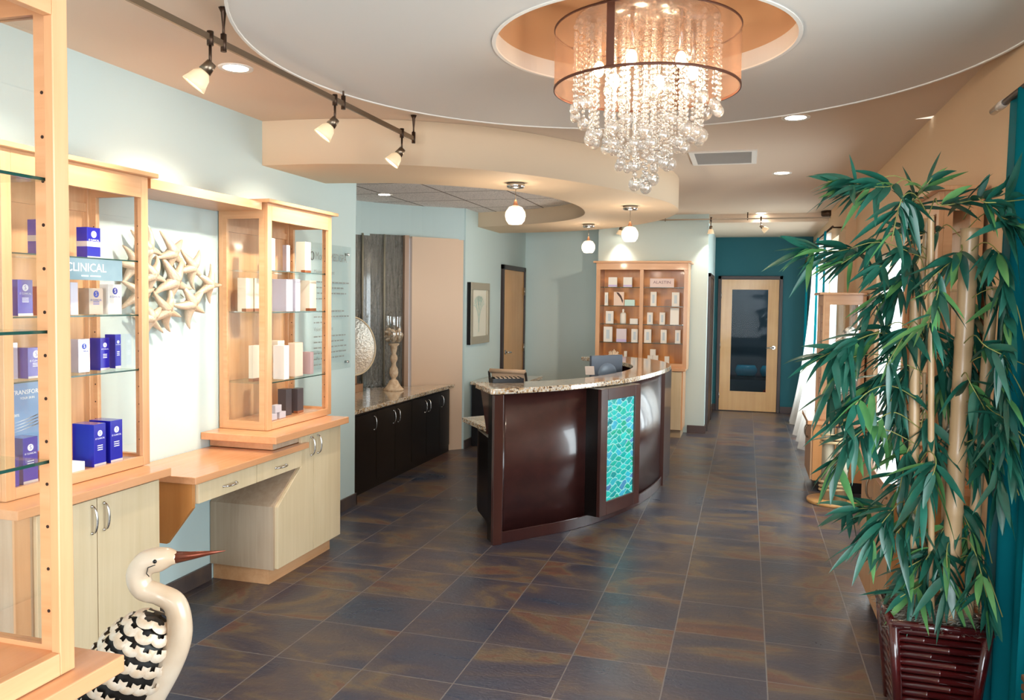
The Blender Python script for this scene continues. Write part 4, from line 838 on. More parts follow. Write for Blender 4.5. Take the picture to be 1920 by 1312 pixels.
for (a_, b_, i_, zt, m_, lb, s_) in [
 (-1.734, -1.623, 0, 2.039, PW, 'square carton with lilac foot, left of two on top shelf of left bay', 'L'),
 (-1.54, -1.429, 0, 2.04, PW, 'square carton with lilac foot, right of two on top shelf of left bay', 'L'),
 (-1.779, -1.737, 1, 1.841, PW, 'slim white carton left of the portrait card, second shelf', 'T'),
 (-1.52, -1.389, 1, 1.75, PT, 'low mint carton right of the portrait card, second shelf', ''),
 (-1.187, -1.112, 1, 1.854, PW, 'white carton at the left of the second shelf, right bay', 'T'),
 (-0.917, -0.823, 1, 1.85, PW, 'wide white carton at the right of the second shelf, right bay', 'T'),
 (-1.761, -1.663, 2, 1.599, PW, 'white carton left of the pump bottle, third shelf', 'T'),
 (-1.446, -1.343, 2, 1.507, PW, 'low flat white carton right of the pump bottle, third shelf', ''),
 (-1.225, -1.154, 2, 1.589, PW, 'white carton, left on the third shelf of the right bay', 'T'),
 (-1.066, -0.999, 2, 1.592, PW, 'white carton, middle of the third shelf of the right bay', 'T'),
 (-1.785, -1.673, 3, 1.396, PW, 'tall white carton, left on the fourth shelf of the left bay', 'T'),
 (-1.617, -1.489, 3, 1.372, PL, 'pale lilac gift box in the middle of the fourth shelf, left bay', 'L'),
 (-1.423, -1.34, 3, 1.372, PW, 'white carton, right on the fourth shelf of the left bay', 'T'),
 (-1.258, -1.17, 3, 1.373, PW, 'white carton, left on the fourth shelf of the right bay', 'T'),
 (-1.048, -0.974, 3, 1.371, PW, 'white carton, middle of the fourth shelf of the right bay', 'T'),
 (-0.866, -0.799, 3, 1.37, PW, 'white carton, right on the fourth shelf of the right bay', 'T'),
 (-1.514, -1.479, 4, 1.083, PW, 'slim white carton right of the coral ornament, bottom shelf', ''),
 (-1.21, -1.145, 4, 1.037, PW, 'white cube carton, lower left of the pyramid', ''),
 (-1.142, -1.075, 4, 1.037, PW, 'white cube carton, lower right of the pyramid', ''),
 (-0.993, -0.933, 4, 1.03, PW, 'small white carton with dark emblem near the right post', '')]:
    fcarton(a_, b_, z5[i_], zt, m_, lb, st_=s_)
fcarton(-1.178, -1.108, 1.038, 1.116, PW, 'white cube carton on top of the pyramid', st_='')
r = thing('brand_sign', 'pale pink ALASTIN sign box on the top shelf of the right bay', 'sign', (-1.05, 10.52, 1.913))
part('sign_block', MB().box(-1.197, -0.894, 10.50, 10.53, 1.913, 2.025), mat('sign_pink', '#e6cfc9', 0.5), r)
part('lettering', text_mb('ALASTIN', .05, face_my(-1.045, 10.4995, 1.975), .0003, 'CENTER', 1.15), mat('mauve_ink', '#7a5560', 0.5), r)
r = thing('portrait_card', 'small card with a portrait of a dark haired person, second shelf', 'card', (-1.6, 10.52, 1.672))
part('card', MB().box(-1.661, -1.529, 10.505, 10.51, 1.672, 1.849), M_PINK, r)
part('portrait', MB().prism([(1.845, -1.63), (1.84, -1.60), (1.80, -1.565), (1.74, -1.54), (1.70, -1.545), (1.77, -1.575), (1.82, -1.615)], 10.503, 10.5045, 'Y'), mat('dark_hair', '#4b2c24', 0.6), r)
r = thing('pump_bottle', 'white pump bottle standing in the middle of the third shelf, left bay', 'bottle', (-1.54, 10.53, 1.436))
part('bottle_body', MB().lathe([(0, 1.436), (.036, 1.436), (.04, 1.45), (.04, 1.56), (.03, 1.58), (.014, 1.585), (0, 1.586)], -1.54, 10.54, 20), PW, r)
part('pump', MB().lathe([(.012, 1.585), (.014, 1.61), (.01, 1.627), (0, 1.628)], -1.54, 10.54, 14), M_WHITE, r)
leaning('leaflet', 'white leaflet leaning at the right of the third shelf, right bay', 'card', (-0.88, 10.52, 1.437), 0.11, 0.22, math.radians(-14), math.radians(4))
r = thing('coral_ornament', 'white coral ornament on the bottom shelf of the left bay', 'ornament', (-1.665, 10.6, 0.901))
cm = MB()
for i in range(16):
    a_ = PI*(.05+.9*(i/15)); L_ = random.uniform(.06, .09); cm.tube([(-1.665, 10.6, .96), (-1.665+L_*math.cos(a_), 10.6+random.uniform(-.03, .03), 1.0+L_*math.sin(a_)*1.1)], [.014, .009], 8); 
cm.tube([(-1.665, 10.6, .902), (-1.665, 10.6, 1.0)], [.03, .018], 10)
part('branches', cm, mat('coral_white', '#f1dcc2', 0.6), r)

# ------------------------------------------------------------------ lights in the room
M_GLOW = emis('lamp_glow', '#fff3df', 14)
def downlight(x, y, z, r_, label, e=26, tgt=None, an=125):
    r = thing('downlight', label, 'ceiling light', (x, y, z), 'round recessed ceiling lights')
    part('trim_ring', MB().lathe([(r_*.74, z-.003), (r_, z-.006), (r_*1.02, z-.0005)], x, y, 32), M_TRIMW, r)
    part('lens', MB().lathe([(r_*.75, z-.003), (0, z-.003)], x, y, 32), M_GLOW, r)
    light('downlight_beam', 'SPOT', (x, y, z-.02), e, (1, .84, .66), tgt or (x, y, 0), .05, spot=an, blend=.8)
downlight(-2.519, 3.613, CZ, .085, 'round downlight between the track rail and the left wall')
downlight(0.264, 5.386, CZ, .085, 'round downlight touching the edge of the big ceiling disc')
downlight(0.27, 7.618, CZ, .085, 'round downlight just beyond the air vent', 110, (-1.35, 10.5, 1.35), 62)
downlight(0.148, 10.92, CZ, .08, 'round downlight behind the far track rail', 20)
downlight(-3.50, 7.47, 2.76, .08, 'round downlight in the tiled ceiling above the back bar', 14)
r = thing('air_vent', 'rectangular white ceiling air vent with grey grille', 'vent', (-0.207, 6.71, CZ))
part('vent_frame', MB().box(-.46, .048, 6.41, 6.45, CZ-.012, CZ).box(-.46, .048, 6.97, 7.01, CZ-.012, CZ).box(-.46, -.42, 6.45, 6.97, CZ-.012, CZ).box(.008, .048, 6.45, 6.97, CZ-.012, CZ), M_TRIMW, r)
sl = MB()
for i in range(26): sl.box(-.42, .008, 6.46+i*.02, 6.466+i*.02, CZ-.01, CZ-.002)
part('grille', sl, mat('grille_grey', '#b5b0aa', 0.5), r)
part('backing', MB().box(-.42, .008, 6.45, 6.97, CZ-.003, CZ-.001), mat('vent_dark', '#5c5650', 0.7), r)
# track lighting
def track_head(x, y, zr, dx, dy, label, e, tgt, dz=-.62, s=1.0, grp='spot heads on the left rail', mr=M_NICKEL):
    r = thing('track_spotlight', label, 'spotlight', (x, y, zr), grp)
    part('clamp', MB().tube([(x, y, zr+.025), (x, y, zr-.03)], .013*s, 12), M_BRONZE, r)
    part('stem', MB().tube([(x, y, zr-.03), (x, y, zr-.105*s)], .006*s, 8), M_BRONZE, r)
    P = Vector((x, y, zr-.105*s)); D = Vector((dx, dy, dz)).normalized(); zq = D.to_track_quat('Z', 'Y').to_matrix().to_4x4(); Mx = Matrix.Translation(P) @ zq
    part('socket', MB().lathe([(0, -.012*s), (.02*s, -.01*s), (.026*s, .035*s), (0, .035*s)], n=16).xf(Mx), mr, r)
    part('shade', MB().lathe([(.02*s, .035*s), (.036*s, .055*s), (.042*s, .08*s), (.05*s, .105*s), (.047*s, .105*s), (.033*s, .06*s), (.0, .05*s)], n=20).xf(Mx), mat('frosted_shade', '#d9c4a4', 0.4, emit='#ffd9a8', estr=0.25), r)
    part('bulb', MB().lathe([(.046*s, .10*s), (0, .10*s)], n=20).xf(Mx), emis('spot_glow', '#fff0d8', 10), r)
    lp = P + D*.115*s; light('spot_beam', 'SPOT', lp, e, (1, .90, .76), tgt, .03, spot=85, blend=.7)
rl = thing('track_rail', 'long straight metal track rail with three spot heads on the left', 'track light rail', (-2.05, 3.3, 2.74))
part('rail', MB().box(-2.056, -2.044, 1.2, 4.80, 2.722, 2.748), M_NICKEL, rl)
for y in (2.86, 3.87, 4.80): part('standoff', MB().tube([(-2.05, y, 2.879), (-2.05, y, 2.86), (-2.05, y, 2.80), (-2.05, y, 2.77)], [.02, .011, .005, .006], 8).tube([(-2.05, y, 2.775), (-2.05, y, 2.705)], .012, 10), M_BRONZE, rl)
track_head(-2.05, 2.775, 2.735, -.42, -.22, 'track spotlight closest to the round downlight on the left', 38, (-3.1, 2.6, 1.7))
track_head(-2.05, 3.78, 2.735, -.42, -.22, 'middle one of three track spotlights', 50, (-3.1, 3.7, 1.6))
track_head(-2.05, 4.62, 2.735, -.42, -.22, 'track spotlight at the far end of the left rail', 52, (-3.1, 4.7, 1.6))
rl = thing('track_rail', 'thin metal track rail crossing the ceiling in front of the teal wall', 'track light rail', (-0.2, 10.8, 2.80))
part('rail', MB().box(-1.75, .99, 10.792, 10.808, 2.79, 2.806), M_NICKEL, rl)
part('canopy', MB().lathe([(0, 2.879), (.085, 2.879), (.085, 2.825), (.07, 2.812), (0, 2.812)], .945, 10.8, 24), M_BRONZE, rl)
for x in (-.016, -1.05): part('standoff', MB().tube([(x, 10.8, 2.879), (x, 10.8, 2.78)], .007, 8), M_BRONZE, rl)
G5 = 'spot heads on the far rail'
track_head(-1.63, 10.8, 2.80, -.1, .05, 'far track spotlight half hidden by the right pendant', 10, (-1.6, 10.9, 1.5), -.5, .9, G5)
track_head(-.468, 10.8, 2.80, 0, .05, 'far track spotlight pointing straight down at the wall corner', 14, (-.5, 10.9, 1.2), -.6, .9, G5)
track_head(.148, 10.8, 2.80, .45, .1, 'far track spotlight tilted towards the window', 14, (.9, 11.2, 1.2), -.4, .9, G5)
# pendants
def pendant(x, y, zc, zt, label, e):
    r = thing('pendant_light', label, 'pendant light', (x, y, zt), 'glass globe pendants over the reception desk')
    part('canopy', MB().lathe([(0, zt), (.066, zt), (.066, zt-.03), (.058, zt-.038), (0, zt-.04)], x, y, 28), M_CHROME, r)
    part('cord', MB().tube([(x, y, zt-.04), (x, y, zc+.09)], .0022, 6), M_NICKEL, r)
    part('socket', MB().lathe([(.006, zc+.115), (.02, zc+.075), (.016, zc+.04), (0, zc+.04)], x, y, 16), mat('socket_copper', '#c98f6a', 0.35, metal=0.7), r)
    part('globe', MB().lathe([(.018, zc+.072), (.05, zc+.06), (.073, zc+.025), (.077, zc-.005), (.068, zc-.04), (.048, zc-.065), (.045, zc-.064), (.064, zc-.04), (.073, zc-.005), (.069, zc+.023), (.048, zc+.056)], x, y, 28), sheer('crackle_glass', '#fff6ea', 0.34, 0.6), r)
    part('inner_glass', MB().lathe([(0, zc+.05), (.034, zc+.047), (.047, zc+.02), (.047, zc-.03), (.038, zc-.05), (0, zc-.052)], x, y, 20), emis('pendant_glow', '#fff0dc', 4), r)
    light('pendant_bulb', 'POINT', (x, y, zc-.085), e, (1, .82, .62), size=.04)
    light('pendant_uplight', 'POINT', (x, y, zc+.135), e*.12, (1, .82, .62), size=.02)
pendant(-1.667, 5.824, 2.352, 2.59, 'glass globe pendant nearest the camera, left of the three over the desk', 8)
pendant(-1.035, 7.404, 2.335, 2.59, 'glass globe pendant on the right of the three over the desk', 7)
pendant(-1.73, 9.052, 2.335, 2.59, 'farthest and smallest looking glass globe pendant over the desk', 7)
# chandelier
CXh, CYh = -0.43, 3.47
ch = thing('chandelier', 'crystal bead chandelier in a sheer brown drum shade in the ceiling coffer', 'chandelier', (CXh, CYh, 2.2))
RS, ZB, ZT = .385, 2.61, 2.855
M_SHADE = sheer('organza_brown', '#9a745c', 0.60, 0.5); M_BAND2 = mat('brown_shade_trim', '#5a3220', 0.6)
part('drum_shade', MB().lathe([(RS, ZB), (RS, ZT)], CXh, CYh, 96), M_SHADE, ch, 'sheer brown organza drum shade')
part('shade_rim', MB().lathe([(RS-.002, ZB-.004), (RS+.003, ZB-.004), (RS+.003, ZB+.006), (RS-.002, ZB+.006), (RS-.002, ZB-.004)], CXh, CYh, 96).lathe([(RS-.002, ZT-.004), (RS+.003, ZT-.004), (RS+.003, ZT+.004), (RS-.002, ZT+.004), (RS-.002, ZT-.004)], CXh, CYh, 96), M_BAND2, ch)
aa = math.atan2(-.96, .14)
sm_ = MB()
for k_ in range(2):
    a0 = math.radians(-106+180*k_); 
    for i in range(3):
        b0, b1 = a0+i*.028, a0+(i+1)*.028
        sm_.add([(CXh+(RS+.002)*math.cos(b0), CYh+(RS+.002)*math.sin(b0), ZB), (CXh+(RS+.002)*math.cos(b1), CYh+(RS+.002)*math.sin(b1), ZB), (CXh+(RS+.002)*math.cos(b1), CYh+(RS+.002)*math.sin(b1), ZT), (CXh+(RS+.002)*math.cos(b0), CYh+(RS+.002)*math.sin(b0), ZT)], [(0, 1, 2, 3)])
part('shade_seam', sm_, M_BAND2, ch)
part('frame_plate', MB().lathe([(0, 2.90), (.30, 2.90), (.30, 2.888), (0, 2.888)], CXh, CYh, 48).tube([(CXh, CYh, 2.90), (CXh, CYh, 3.14)], .012, 10), M_CHROME, ch)
def crystal():
    m = bpy.data.materials.new('crystal'); m.use_nodes = True; nt = m.node_tree; nt.nodes.clear()
    o = nt.nodes.new('ShaderNodeOutputMaterial'); g = nt.nodes.new('ShaderNodeBsdfGlass'); g.inputs['IOR'].default_value = 1.5; g.inputs['Roughness'].default_value = 0.03
    t_ = nt.nodes.new('ShaderNodeBsdfTransparent'); gl = nt.nodes.new('ShaderNodeBsdfGlossy'); gl.inputs['Roughness'].default_value = .1
    m1 = nt.nodes.new('ShaderNodeMixShader'); m1.inputs[0].default_value = .45; m2 = nt.nodes.new('ShaderNodeMixShader'); m2.inputs[0].default_value = .22
    tl = nt.nodes.new('ShaderNodeBsdfTranslucent'); tl.inputs[0].default_value = (1, .97, .92, 1)
    nt.links.new(g.outputs[0], m1.inputs[1]); nt.links.new(t_.outputs[0], m1.inputs[2]); nt.links.new(m1.outputs[0], m2.inputs[1])
    m3 = nt.nodes.new('ShaderNodeMixShader'); m3.inputs[0].default_value = .5; nt.links.new(gl.outputs[0], m3.inputs[1]); nt.links.new(tl.outputs[0], m3.inputs[2]); nt.links.new(m3.outputs[0], m2.inputs[2]); nt.links.new(m2.outputs[0], o.inputs[0]); return m
M_CRY = crystal()
def strand(x, y, zt, zb, drop):
    mb = MB(); z = zt; k_ = 0
    while z > zb+drop:
        r_ = .0085 if k_ % 4 else .0115; mb.ball((x, y, z), r_, 6, 4); z -= r_*2+.003; k_ += 1
    mb.ball((x, y, zb), drop, 12, 8, (1, 1, 1.15)); return part('crystal_strand', mb, M_CRY, ch)
for R_, n_, zb, dr_ in ((.30, 22, 2.52, .024), (.235, 18, 2.42, .026), (.165, 14, 2.385, .023), (.11, 10, 2.30, .023), (.04, 4, 2.215, .024)):
    for i in range(n_):
        a_ = 2*PI*(i+random.uniform(-.25, .25))/n_; strand(CXh+R_*math.cos(a_), CYh+R_*math.sin(a_), 2.86, zb+random.uniform(-.025, .03), dr_*random.uniform(.85, 1.1))
bl = MB()
for i in range(6):
    a_ = 2*PI*i/6+.35; x, y = CXh+.20*math.cos(a_), CYh+.20*math.sin(a_)
    part('bulb', MB().ball((x, y, 2.69), .022, 12, 8, (1, 1, 1.5)), emis('bulb_glow', '#ffe2b8', 26), ch)
    part('lamp_holder', MB().tube([(x, y, 2.73), (x, y, 2.888)], .010, 8), M_CHROME, ch)
    if i % 2 == 0: light('chandelier_bulb', 'POINT', (x, y, 2.63), 4.5, (1, .76, .52), size=.03)
light('chandelier_uplight', 'POINT', (CXh, CYh, 2.93), 1.6, (1, .66, .42), size=.1)

# ------------------------------------------------------------------ crane sculptures
M_CRANE = mat('crane_ivory', '#e3cfb8', 0.3, coat=0.4, c2='#d3b596', vscale=5); M_CBLK = mat('crane_black', '#17120f', 0.5); M_CSH = mat('crane_scale', '#ead9c6', 0.35, c2='#dfc3a5', vscale=40, metal=0.1)
r = thing('crane_sculpture', 'ivory crane sculpture with black and cream shell feathers and copper beak, in the left foreground', 'sculpture', (-1.822, 2.07, 0), None, YAW)
def px(x, y): return ((x-250)*.001678, 0.0, .889+(1050-y)*.001678)
nk = catmull([px(334, 1040), px(318, 1040), px(300, 1044), px(276, 1052), px(262, 1075), px(272, 1100), px(300, 1110), px(328, 1126), px(338, 1160), px(334, 1200), px(312, 1248), px(276, 1310), px(240, 1370), px(215, 1420)], 6)
rk = [11, 18, 23, 23, 22, 21, 19, 21, 22, 24, 28, 30, 30, 20]; rad = []
for i in range(len(nk)):
    u = i/6; j = min(int(u), len(rk)-2); rad.append((rk[j]+(rk[j+1]-rk[j])*(u-j))*.001678)
part('body', MB().tube([tuple(p) for p in nk], rad, 20), M_CRANE, r)
B0 = Vector(px(232, 1268)); rotB = Matrix.Rotation(math.radians(28), 3, 'Y')
sc = Vector((.115, .11, .215))
part('wing_body', MB().ball(B0, 1, 24, 16, tuple(sc), rotB), M_CBLK, r, 'black body under the feathers')
fe = MB(); cnt = 0
for j in range(1, 12):
    th = PI*j/12; nr = max(4, int(20*math.sin(th)))
    for k_ in range(nr):
        ph = 2*PI*(k_+.5*(j % 2))/nr
        p0 = Vector((math.sin(th)*math.cos(ph), math.sin(th)*math.sin(ph), math.cos(th)))
        P = rotB @ Vector((p0.x*sc.x, p0.y*sc.y, p0.z*sc.z)); Nn = (rotB @ Vector((p0.x/sc.x, p0.y/sc.y, p0.z/sc.z))).normalized()
        dn = rotB @ Vector((0, 0, -1)); dn = (dn-Nn*dn.dot(Nn)); 
        if dn.length < .05: dn = Vector((1, 0, 0))
        dn.normalize(); sd = Nn.cross(dn); R_ = .033; Q = P+B0+Nn*.004
        vs = []; na = 12
        for q_ in range(3):
            rr_ = (.34, .72, 1.0)[q_]; hh = (.010, .012, .004)[q_]
            for i in range(na+1):
                a_ = PI*(-.08+1.16*i/na); off_ = -.42*(1-rr_)*0.9
                cut = 1.0 if q_ else (0.45+.55*abs(math.cos(a_)))
                vs.append(Q + sd*(R_*rr_*math.cos(a_)) + dn*(R_*rr_*cut*math.sin(a_)) + Nn*hh)
        fe.add(vs, [(q_*(na+1)+i, q_*(na+1)+i+1, (q_+1)*(na+1)+i+1, (q_+1)*(na+1)+i) for q_ in range(2) for i in range(na)], True)
part('feathers', fe, M_CSH, r, 'cream crescent shell feathers')
bk = MB(); b0, b1 = Vector(px(334, 1040)), Vector(px(424, 1026))
bk.tube([b0-Vector((.008, 0, 0)), b0+(b1-b0)*.3, b1], [.020, .013, .0012], 8, True)
part('beak', bk, mat('copper_beak', '#7a3d2a', 0.3, metal=0.6), r, 'long copper brown beak')
part('eye', MB().ball(Vector(px(302, 1041))+Vector((0, -.036, 0)), .0065, 10, 8).ball(Vector(px(302, 1041))+Vector((0, .036, 0)), .0065, 10, 8), mat('eye_black', '#0c0a0a', 0.1), r)
gm = MB()
for s_ in (-1, 1): gm.tube([Vector(px(303, 1047))+Vector((0, s_*.037, 0)), Vector(px(290, 1052))+Vector((0, s_*.0385, 0)), Vector(px(286, 1064))+Vector((0, s_*.034, 0)), Vector(px(290, 1070))+Vector((0, s_*.031, 0))], .0015, 6)
part('cheek_line', gm, M_CBLK, r)
for s_ in (-1, 1):
    lgm = MB().tube([(-.03, s_*.04, .37), (-.03, s_*.045, .18), (-.03, s_*.045, .01)], [.016, .010, .009], 10)
    for a_ in (-.5, 0, .5): lgm.tube([(-.03, s_*.045, .012), (.06*math.cos(a_), s_*.045+.07*math.sin(a_), .006)], .006, 6)
    part('leg', lgm, M_CBLK, r)
tl = MB(); tl.tube([B0+rotB @ Vector((0, 0, -.16)), B0+rotB @ Vector((0, 0, -.30))], [.06, .02], 12); part('tail', tl, M_CRANE, r)

# pilings with second bird
r = thing('piling_stand', 'two weathered pilings tied with rope on a round wooden base', 'sculpture', (.76, 7.50, 0))
part('base_disc', MB().lathe([(0, 0), (.22, 0), (.222, .012), (.22, .028), (0, .028)], .77, 7.50, 48), M_VEN, r)
M_PILE = wood('weathered_wood', '#b7ab93', '#8f836d', 'Z', rough=.8, coat=0)
for (x, y, h) in ((.715, 7.50, .655), (.825, 7.47, .66)): part('piling', MB().tube([(x, y, .028), (x, y, h)], .052, 20), M_PILE, r)
for zc in (.15, .56):
    rp_ = MB()
    for k_ in range(3):
        z = zc+(k_-1)*.028; path = []
        for i in range(41):
            a_ = 2*PI*i/40; path.append((.77+.118*math.cos(a_), 7.485+.066*math.sin(a_), z+.008*math.cos(a_+k_)))
        rp_.tube(path, .012, 8, False)
    part('rope', rp_, mat('rope_fibre', '#cdb083', 0.9, bump=.8, bscale=150), r)
r = thing('shorebird_sculpture', 'tall cream and black shorebird sculpture standing on the pilings', 'sculpture', (.77, 7.48, .66))
bd_ = catmull([(.90, 7.47, 1.47), (.86, 7.47, 1.49), (.83, 7.47, 1.46), (.86, 7.47, 1.38), (.90, 7.47, 1.28), (.88, 7.47, 1.18), (.82, 7.47, 1.10), (.76, 7.47, 1.02), (.70, 7.47, .93), (.67, 7.47, .86)], 5)
rb = [.03, .045, .04, .028, .04, .07, .085, .08, .05, .015]; rad = []
for i in range(len(bd_)):
    u = i/5; j = min(int(u), len(rb)-2); rad.append(rb[j]+(rb[j+1]-rb[j])*(u-j))
part('body', MB().tube([tuple(p) for p in bd_], rad, 16), mat('mosaic_bird', '#efe6d8', 0.4, c2='#15110f', vscale=28), r)
part('beak', MB().tube([(.87, 7.46, 1.485), (.80, 7.44, 1.46), (.72, 7.43, 1.40)], [.018, .010, .002], 8), M_PINK, r)
for x in (.742, .80):
    lg = MB(); lg.tube([(x, 7.47, .95), (x-.004, 7.47, .80), (x-.006, 7.47, .672)], .006, 8)
    for dx in (-.05, 0, .05): lg.tube([(x-.006, 7.47, .668), (x-.006+dx, 7.43, .666)], .005, 6)
    part('leg', lg, M_CBLK, r)

# ------------------------------------------------------------------ curtains
def drape(path, z0, z1, amp, waves, m_, flare=0.0, n=80, nz=14, outx=-1, pinch=1.0):
    (xa, ya), (xb, yb) = path; mb = MB(); vs = []
    for j in range(nz+1):
        v_ = j/nz; z = z1+(z0-z1)*v_
        for i in range(n+1):
            u = i/n; w_ = amp*(.45+.55*v_)*math.sin(u*waves*2*PI)+amp*.4*math.sin(u*waves*4.3+1+v_*1.5)
            fx = flare*v_**2.2*(.75+.25*math.sin(u*9)); vs.append((xa+(xb-xa)*u+outx*(abs(fx))+w_, ya+(yb-ya)*u, z))
    mb.add(vs, [(j*(n+1)+i, j*(n+1)+i+1, (j+1)*(n+1)+i+1, (j+1)*(n+1)+i) for j in range(nz) for i in range(n)], True)
    return mb
M_TURQ = sheer('turquoise_voile', '#0e6f7a', 0.94, 0.25); M_VOILE = sheer('white_voile', '#f3efe8', 0.75, 0.6)
r = thing('curtain', 'turquoise voile curtain hanging at the right edge beside the potted bamboo', 'curtain', (1.0, 3.4, 0))
part('cloth', drape([(1.012, 3.0), (1.012, 3.75)], .03, 2.56, .038, 5, M_TURQ, 0.0, 100), M_TURQ, r)
r = thing('curtain_rod', 'brushed curtain rod with acrylic finial at the top right', 'curtain rod', (1.0, 3.9, 2.56))
part('rod', MB().tube([(1.0, 0.0, 2.56), (1.0, 3.80, 2.56)], .014, 12), M_BRONZE, r)
part('finial', MB().tube([(1.0, 3.80, 2.56), (1.0, 3.86, 2.56), (1.0, 3.97, 2.56)], [.017, .019, .016], 16), mat('acrylic_finial', '#c9b7a6', 0.1, coat=0.8), r)
part('bracket', MB().tube([(1.0, 3.78, 2.56), (1.069, 3.78, 2.56)], .008, 8), M_BRONZE, r)
for lb_, ya, yb in (('white sheer curtain puddling on the floor beside the low display cabinet', 9.99, 10.74), ('white sheer curtain puddling on the floor nearest the teal end wall', 11.01, 12.54)):
    r = thing('curtain', lb_, 'curtain', (.9, ya, 0), 'white sheers at the far window')
    part('cloth', drape([(.90, ya), (.90, yb)], .01, 2.55, .022, (yb-ya)*4, M_VOILE, .26, 80, 18), M_VOILE, r)
for i_, (ya, yb) in enumerate(((9.80, 9.98), (10.75, 11.0), (12.55, 12.85))):
    r = thing('curtain', ('turquoise curtain panel at the near side of the far window', 'turquoise curtain panel in the middle of the far window', 'turquoise curtain panel at the far side of the far window')[i_], 'curtain', (.86, ya, 0), 'turquoise panels at the far window')
    part('cloth', drape([(.835, ya), (.835, yb)], .55, 2.55, .012, 2.5, M_TURQ, .0, 24), M_TURQ, r)
solo('curtain_rod', MB().tube([(.87, 9.4, 2.56), (.87, 13.1, 2.56)], .012, 10).tube([(.87, 9.5, 2.56), (.969, 9.5, 2.56)], .008, 8), M_BRONZE, 'dark curtain rod above the far window', 'curtain rod')

# ------------------------------------------------------------------ potted bamboo
pb = thing('potted_bamboo', 'tall artificial bamboo plant in a dark red slatted bamboo planter', 'plant', (.77, 3.68, 0))
PX, PY, ZP = .775, 3.70, .45
M_RED2 = wood('lacquered_bamboo', '#541413', '#2a0809', 'X', rough=.2, coat=.7, scale=.6)
def pot_half(z): return .150+.042*(z/ZP)
fr_ = MB(); slm = MB(); inner = MB()
h0, h1 = pot_half(0), pot_half(ZP)
def ptq(sx, sy, z, d=0): h = pot_half(z)+d; return (PX+sx*h, PY+sy*h, z)
for sx, sy in ((-1, -1), (1, -1), (1, 1), (-1, 1)):
    fr_.tube([ptq(sx, sy, 0.0, -.02), ptq(sx, sy, ZP, -.02)], .021, 10)
part('planter_post', fr_, M_RED2, pb)
rim = MB()
for (a_, b_) in (((-1, -1), (1, -1)), ((1, -1), (1, 1)), ((1, 1), (-1, 1)), ((-1, 1), (-1, -1))): rim.tube([ptq(*a_, ZP-.012, -.012), ptq(*b_, ZP-.012, -.012)], .017, 10)
part('planter_rim', rim, M_RED2, pb)
for k_ in range(13):
    z = .02+k_*.0325
    for (a_, b_) in (((-1, -1), (1, -1)), ((1, -1), (1, 1)), ((1, 1), (-1, 1)), ((-1, 1), (-1, -1))):
        A_, B_ = Vector(ptq(*a_, z, -.022)), Vector(ptq(*b_, z, -.022)); q_ = random.uniform(.3, .7)
        slm.tube([A_, A_.lerp(B_, q_-.01), A_.lerp(B_, q_), A_.lerp(B_, q_+.01), B_], [.0145, .0145, .017, .0145, .0145], 8)
part('planter_slats', slm, M_RED2, pb, 'horizontal lacquered bamboo slats')
inner.prism([(PX-h0+.03, PY-h0+.03), (PX+h0-.03, PY-h0+.03), (PX+h0-.03, PY+h0-.03), (PX-h0+.03, PY+h0-.03)], .01, ZP-.04); part('planter_core', inner, M_BLACKW, pb)
ms = MB(); hm = pot_half(ZP)-.025
for i in range(1500):
    x, y = PX+random.uniform(-hm, hm), PY+random.uniform(-hm, hm); z = ZP-.03+.055*max(0, 1-((x-PX)/hm)**2)*max(0, 1-((y-PY)/hm)**2)+random.uniform(0, .025)
    a_ = random.random()*2*PI; cur = random.uniform(-2.5, 2.5); L_ = random.uniform(.03, .08); pts = []
    for k_ in range(5):
        pts.append(Vector((x, y, z))); a_ += cur*.25; x += L_/4*math.cos(a_); y += L_/4*math.sin(a_); z += random.uniform(-.006, .006)
    w_ = .0009; vs = []
    for p in pts: vs += [p+Vector((w_, -w_, 0)), p+Vector((-w_, w_, w_))]
    ms.add(vs, [(2*k_, 2*k_+1, 2*k_+3, 2*k_+2) for k_ in range(4)])
ms.prism([(PX-hm, PY-hm), (PX+hm, PY-hm), (PX+hm, PY+hm), (PX-hm, PY+hm)], ZP-.05, ZP-.028)
o = part('moss', ms, mat('grey_moss', '#8f8d82', 0.9, c2='#55493c', vscale=12), pb, 'curly grey Spanish moss'); o['kind'] = 'stuff'
M_CANE = wood('bamboo_cane', '#c4a27a', '#a88358', 'Z', rough=.4, scale=.5)
def cane(p0, p1, r_, nodes=True):
    P0, P1 = Vector(p0), Vector(p1); n_ = max(2, int((P1-P0).length/.22)); pts = []; R_ = []
    for i in range(n_+1):
        for du, k_ in ((-.012, 1.0), (0, 1.09), (.012, 1.0)):
            t_ = i/n_+du
            if 0 <= t_ <= 1: pts.append(P0.lerp(P1, t_)); R_.append(r_*k_)
    return part('cane', MB().tube(pts, R_, 14), M_CANE, pb)
cane((.82, 3.62, .44), (.847, 3.62, 2.03), .034); cane((.70, 3.68, .44), (.668, 3.68, 1.75), .022); cane((.756, 3.60, .44), (.699, 3.60, 2.08), .0125)
cane((.76, 3.75, .44), (.725, 3.75, 1.44), .008); cane((.685, 3.80, .44), (.722, 3.80, 2.09), .011); cane((.838, 3.78, .44), (.81, 3.78, 1.75), .013); cane((.90, 3.66, .44), (.93, 3.60, 1.8), .022)
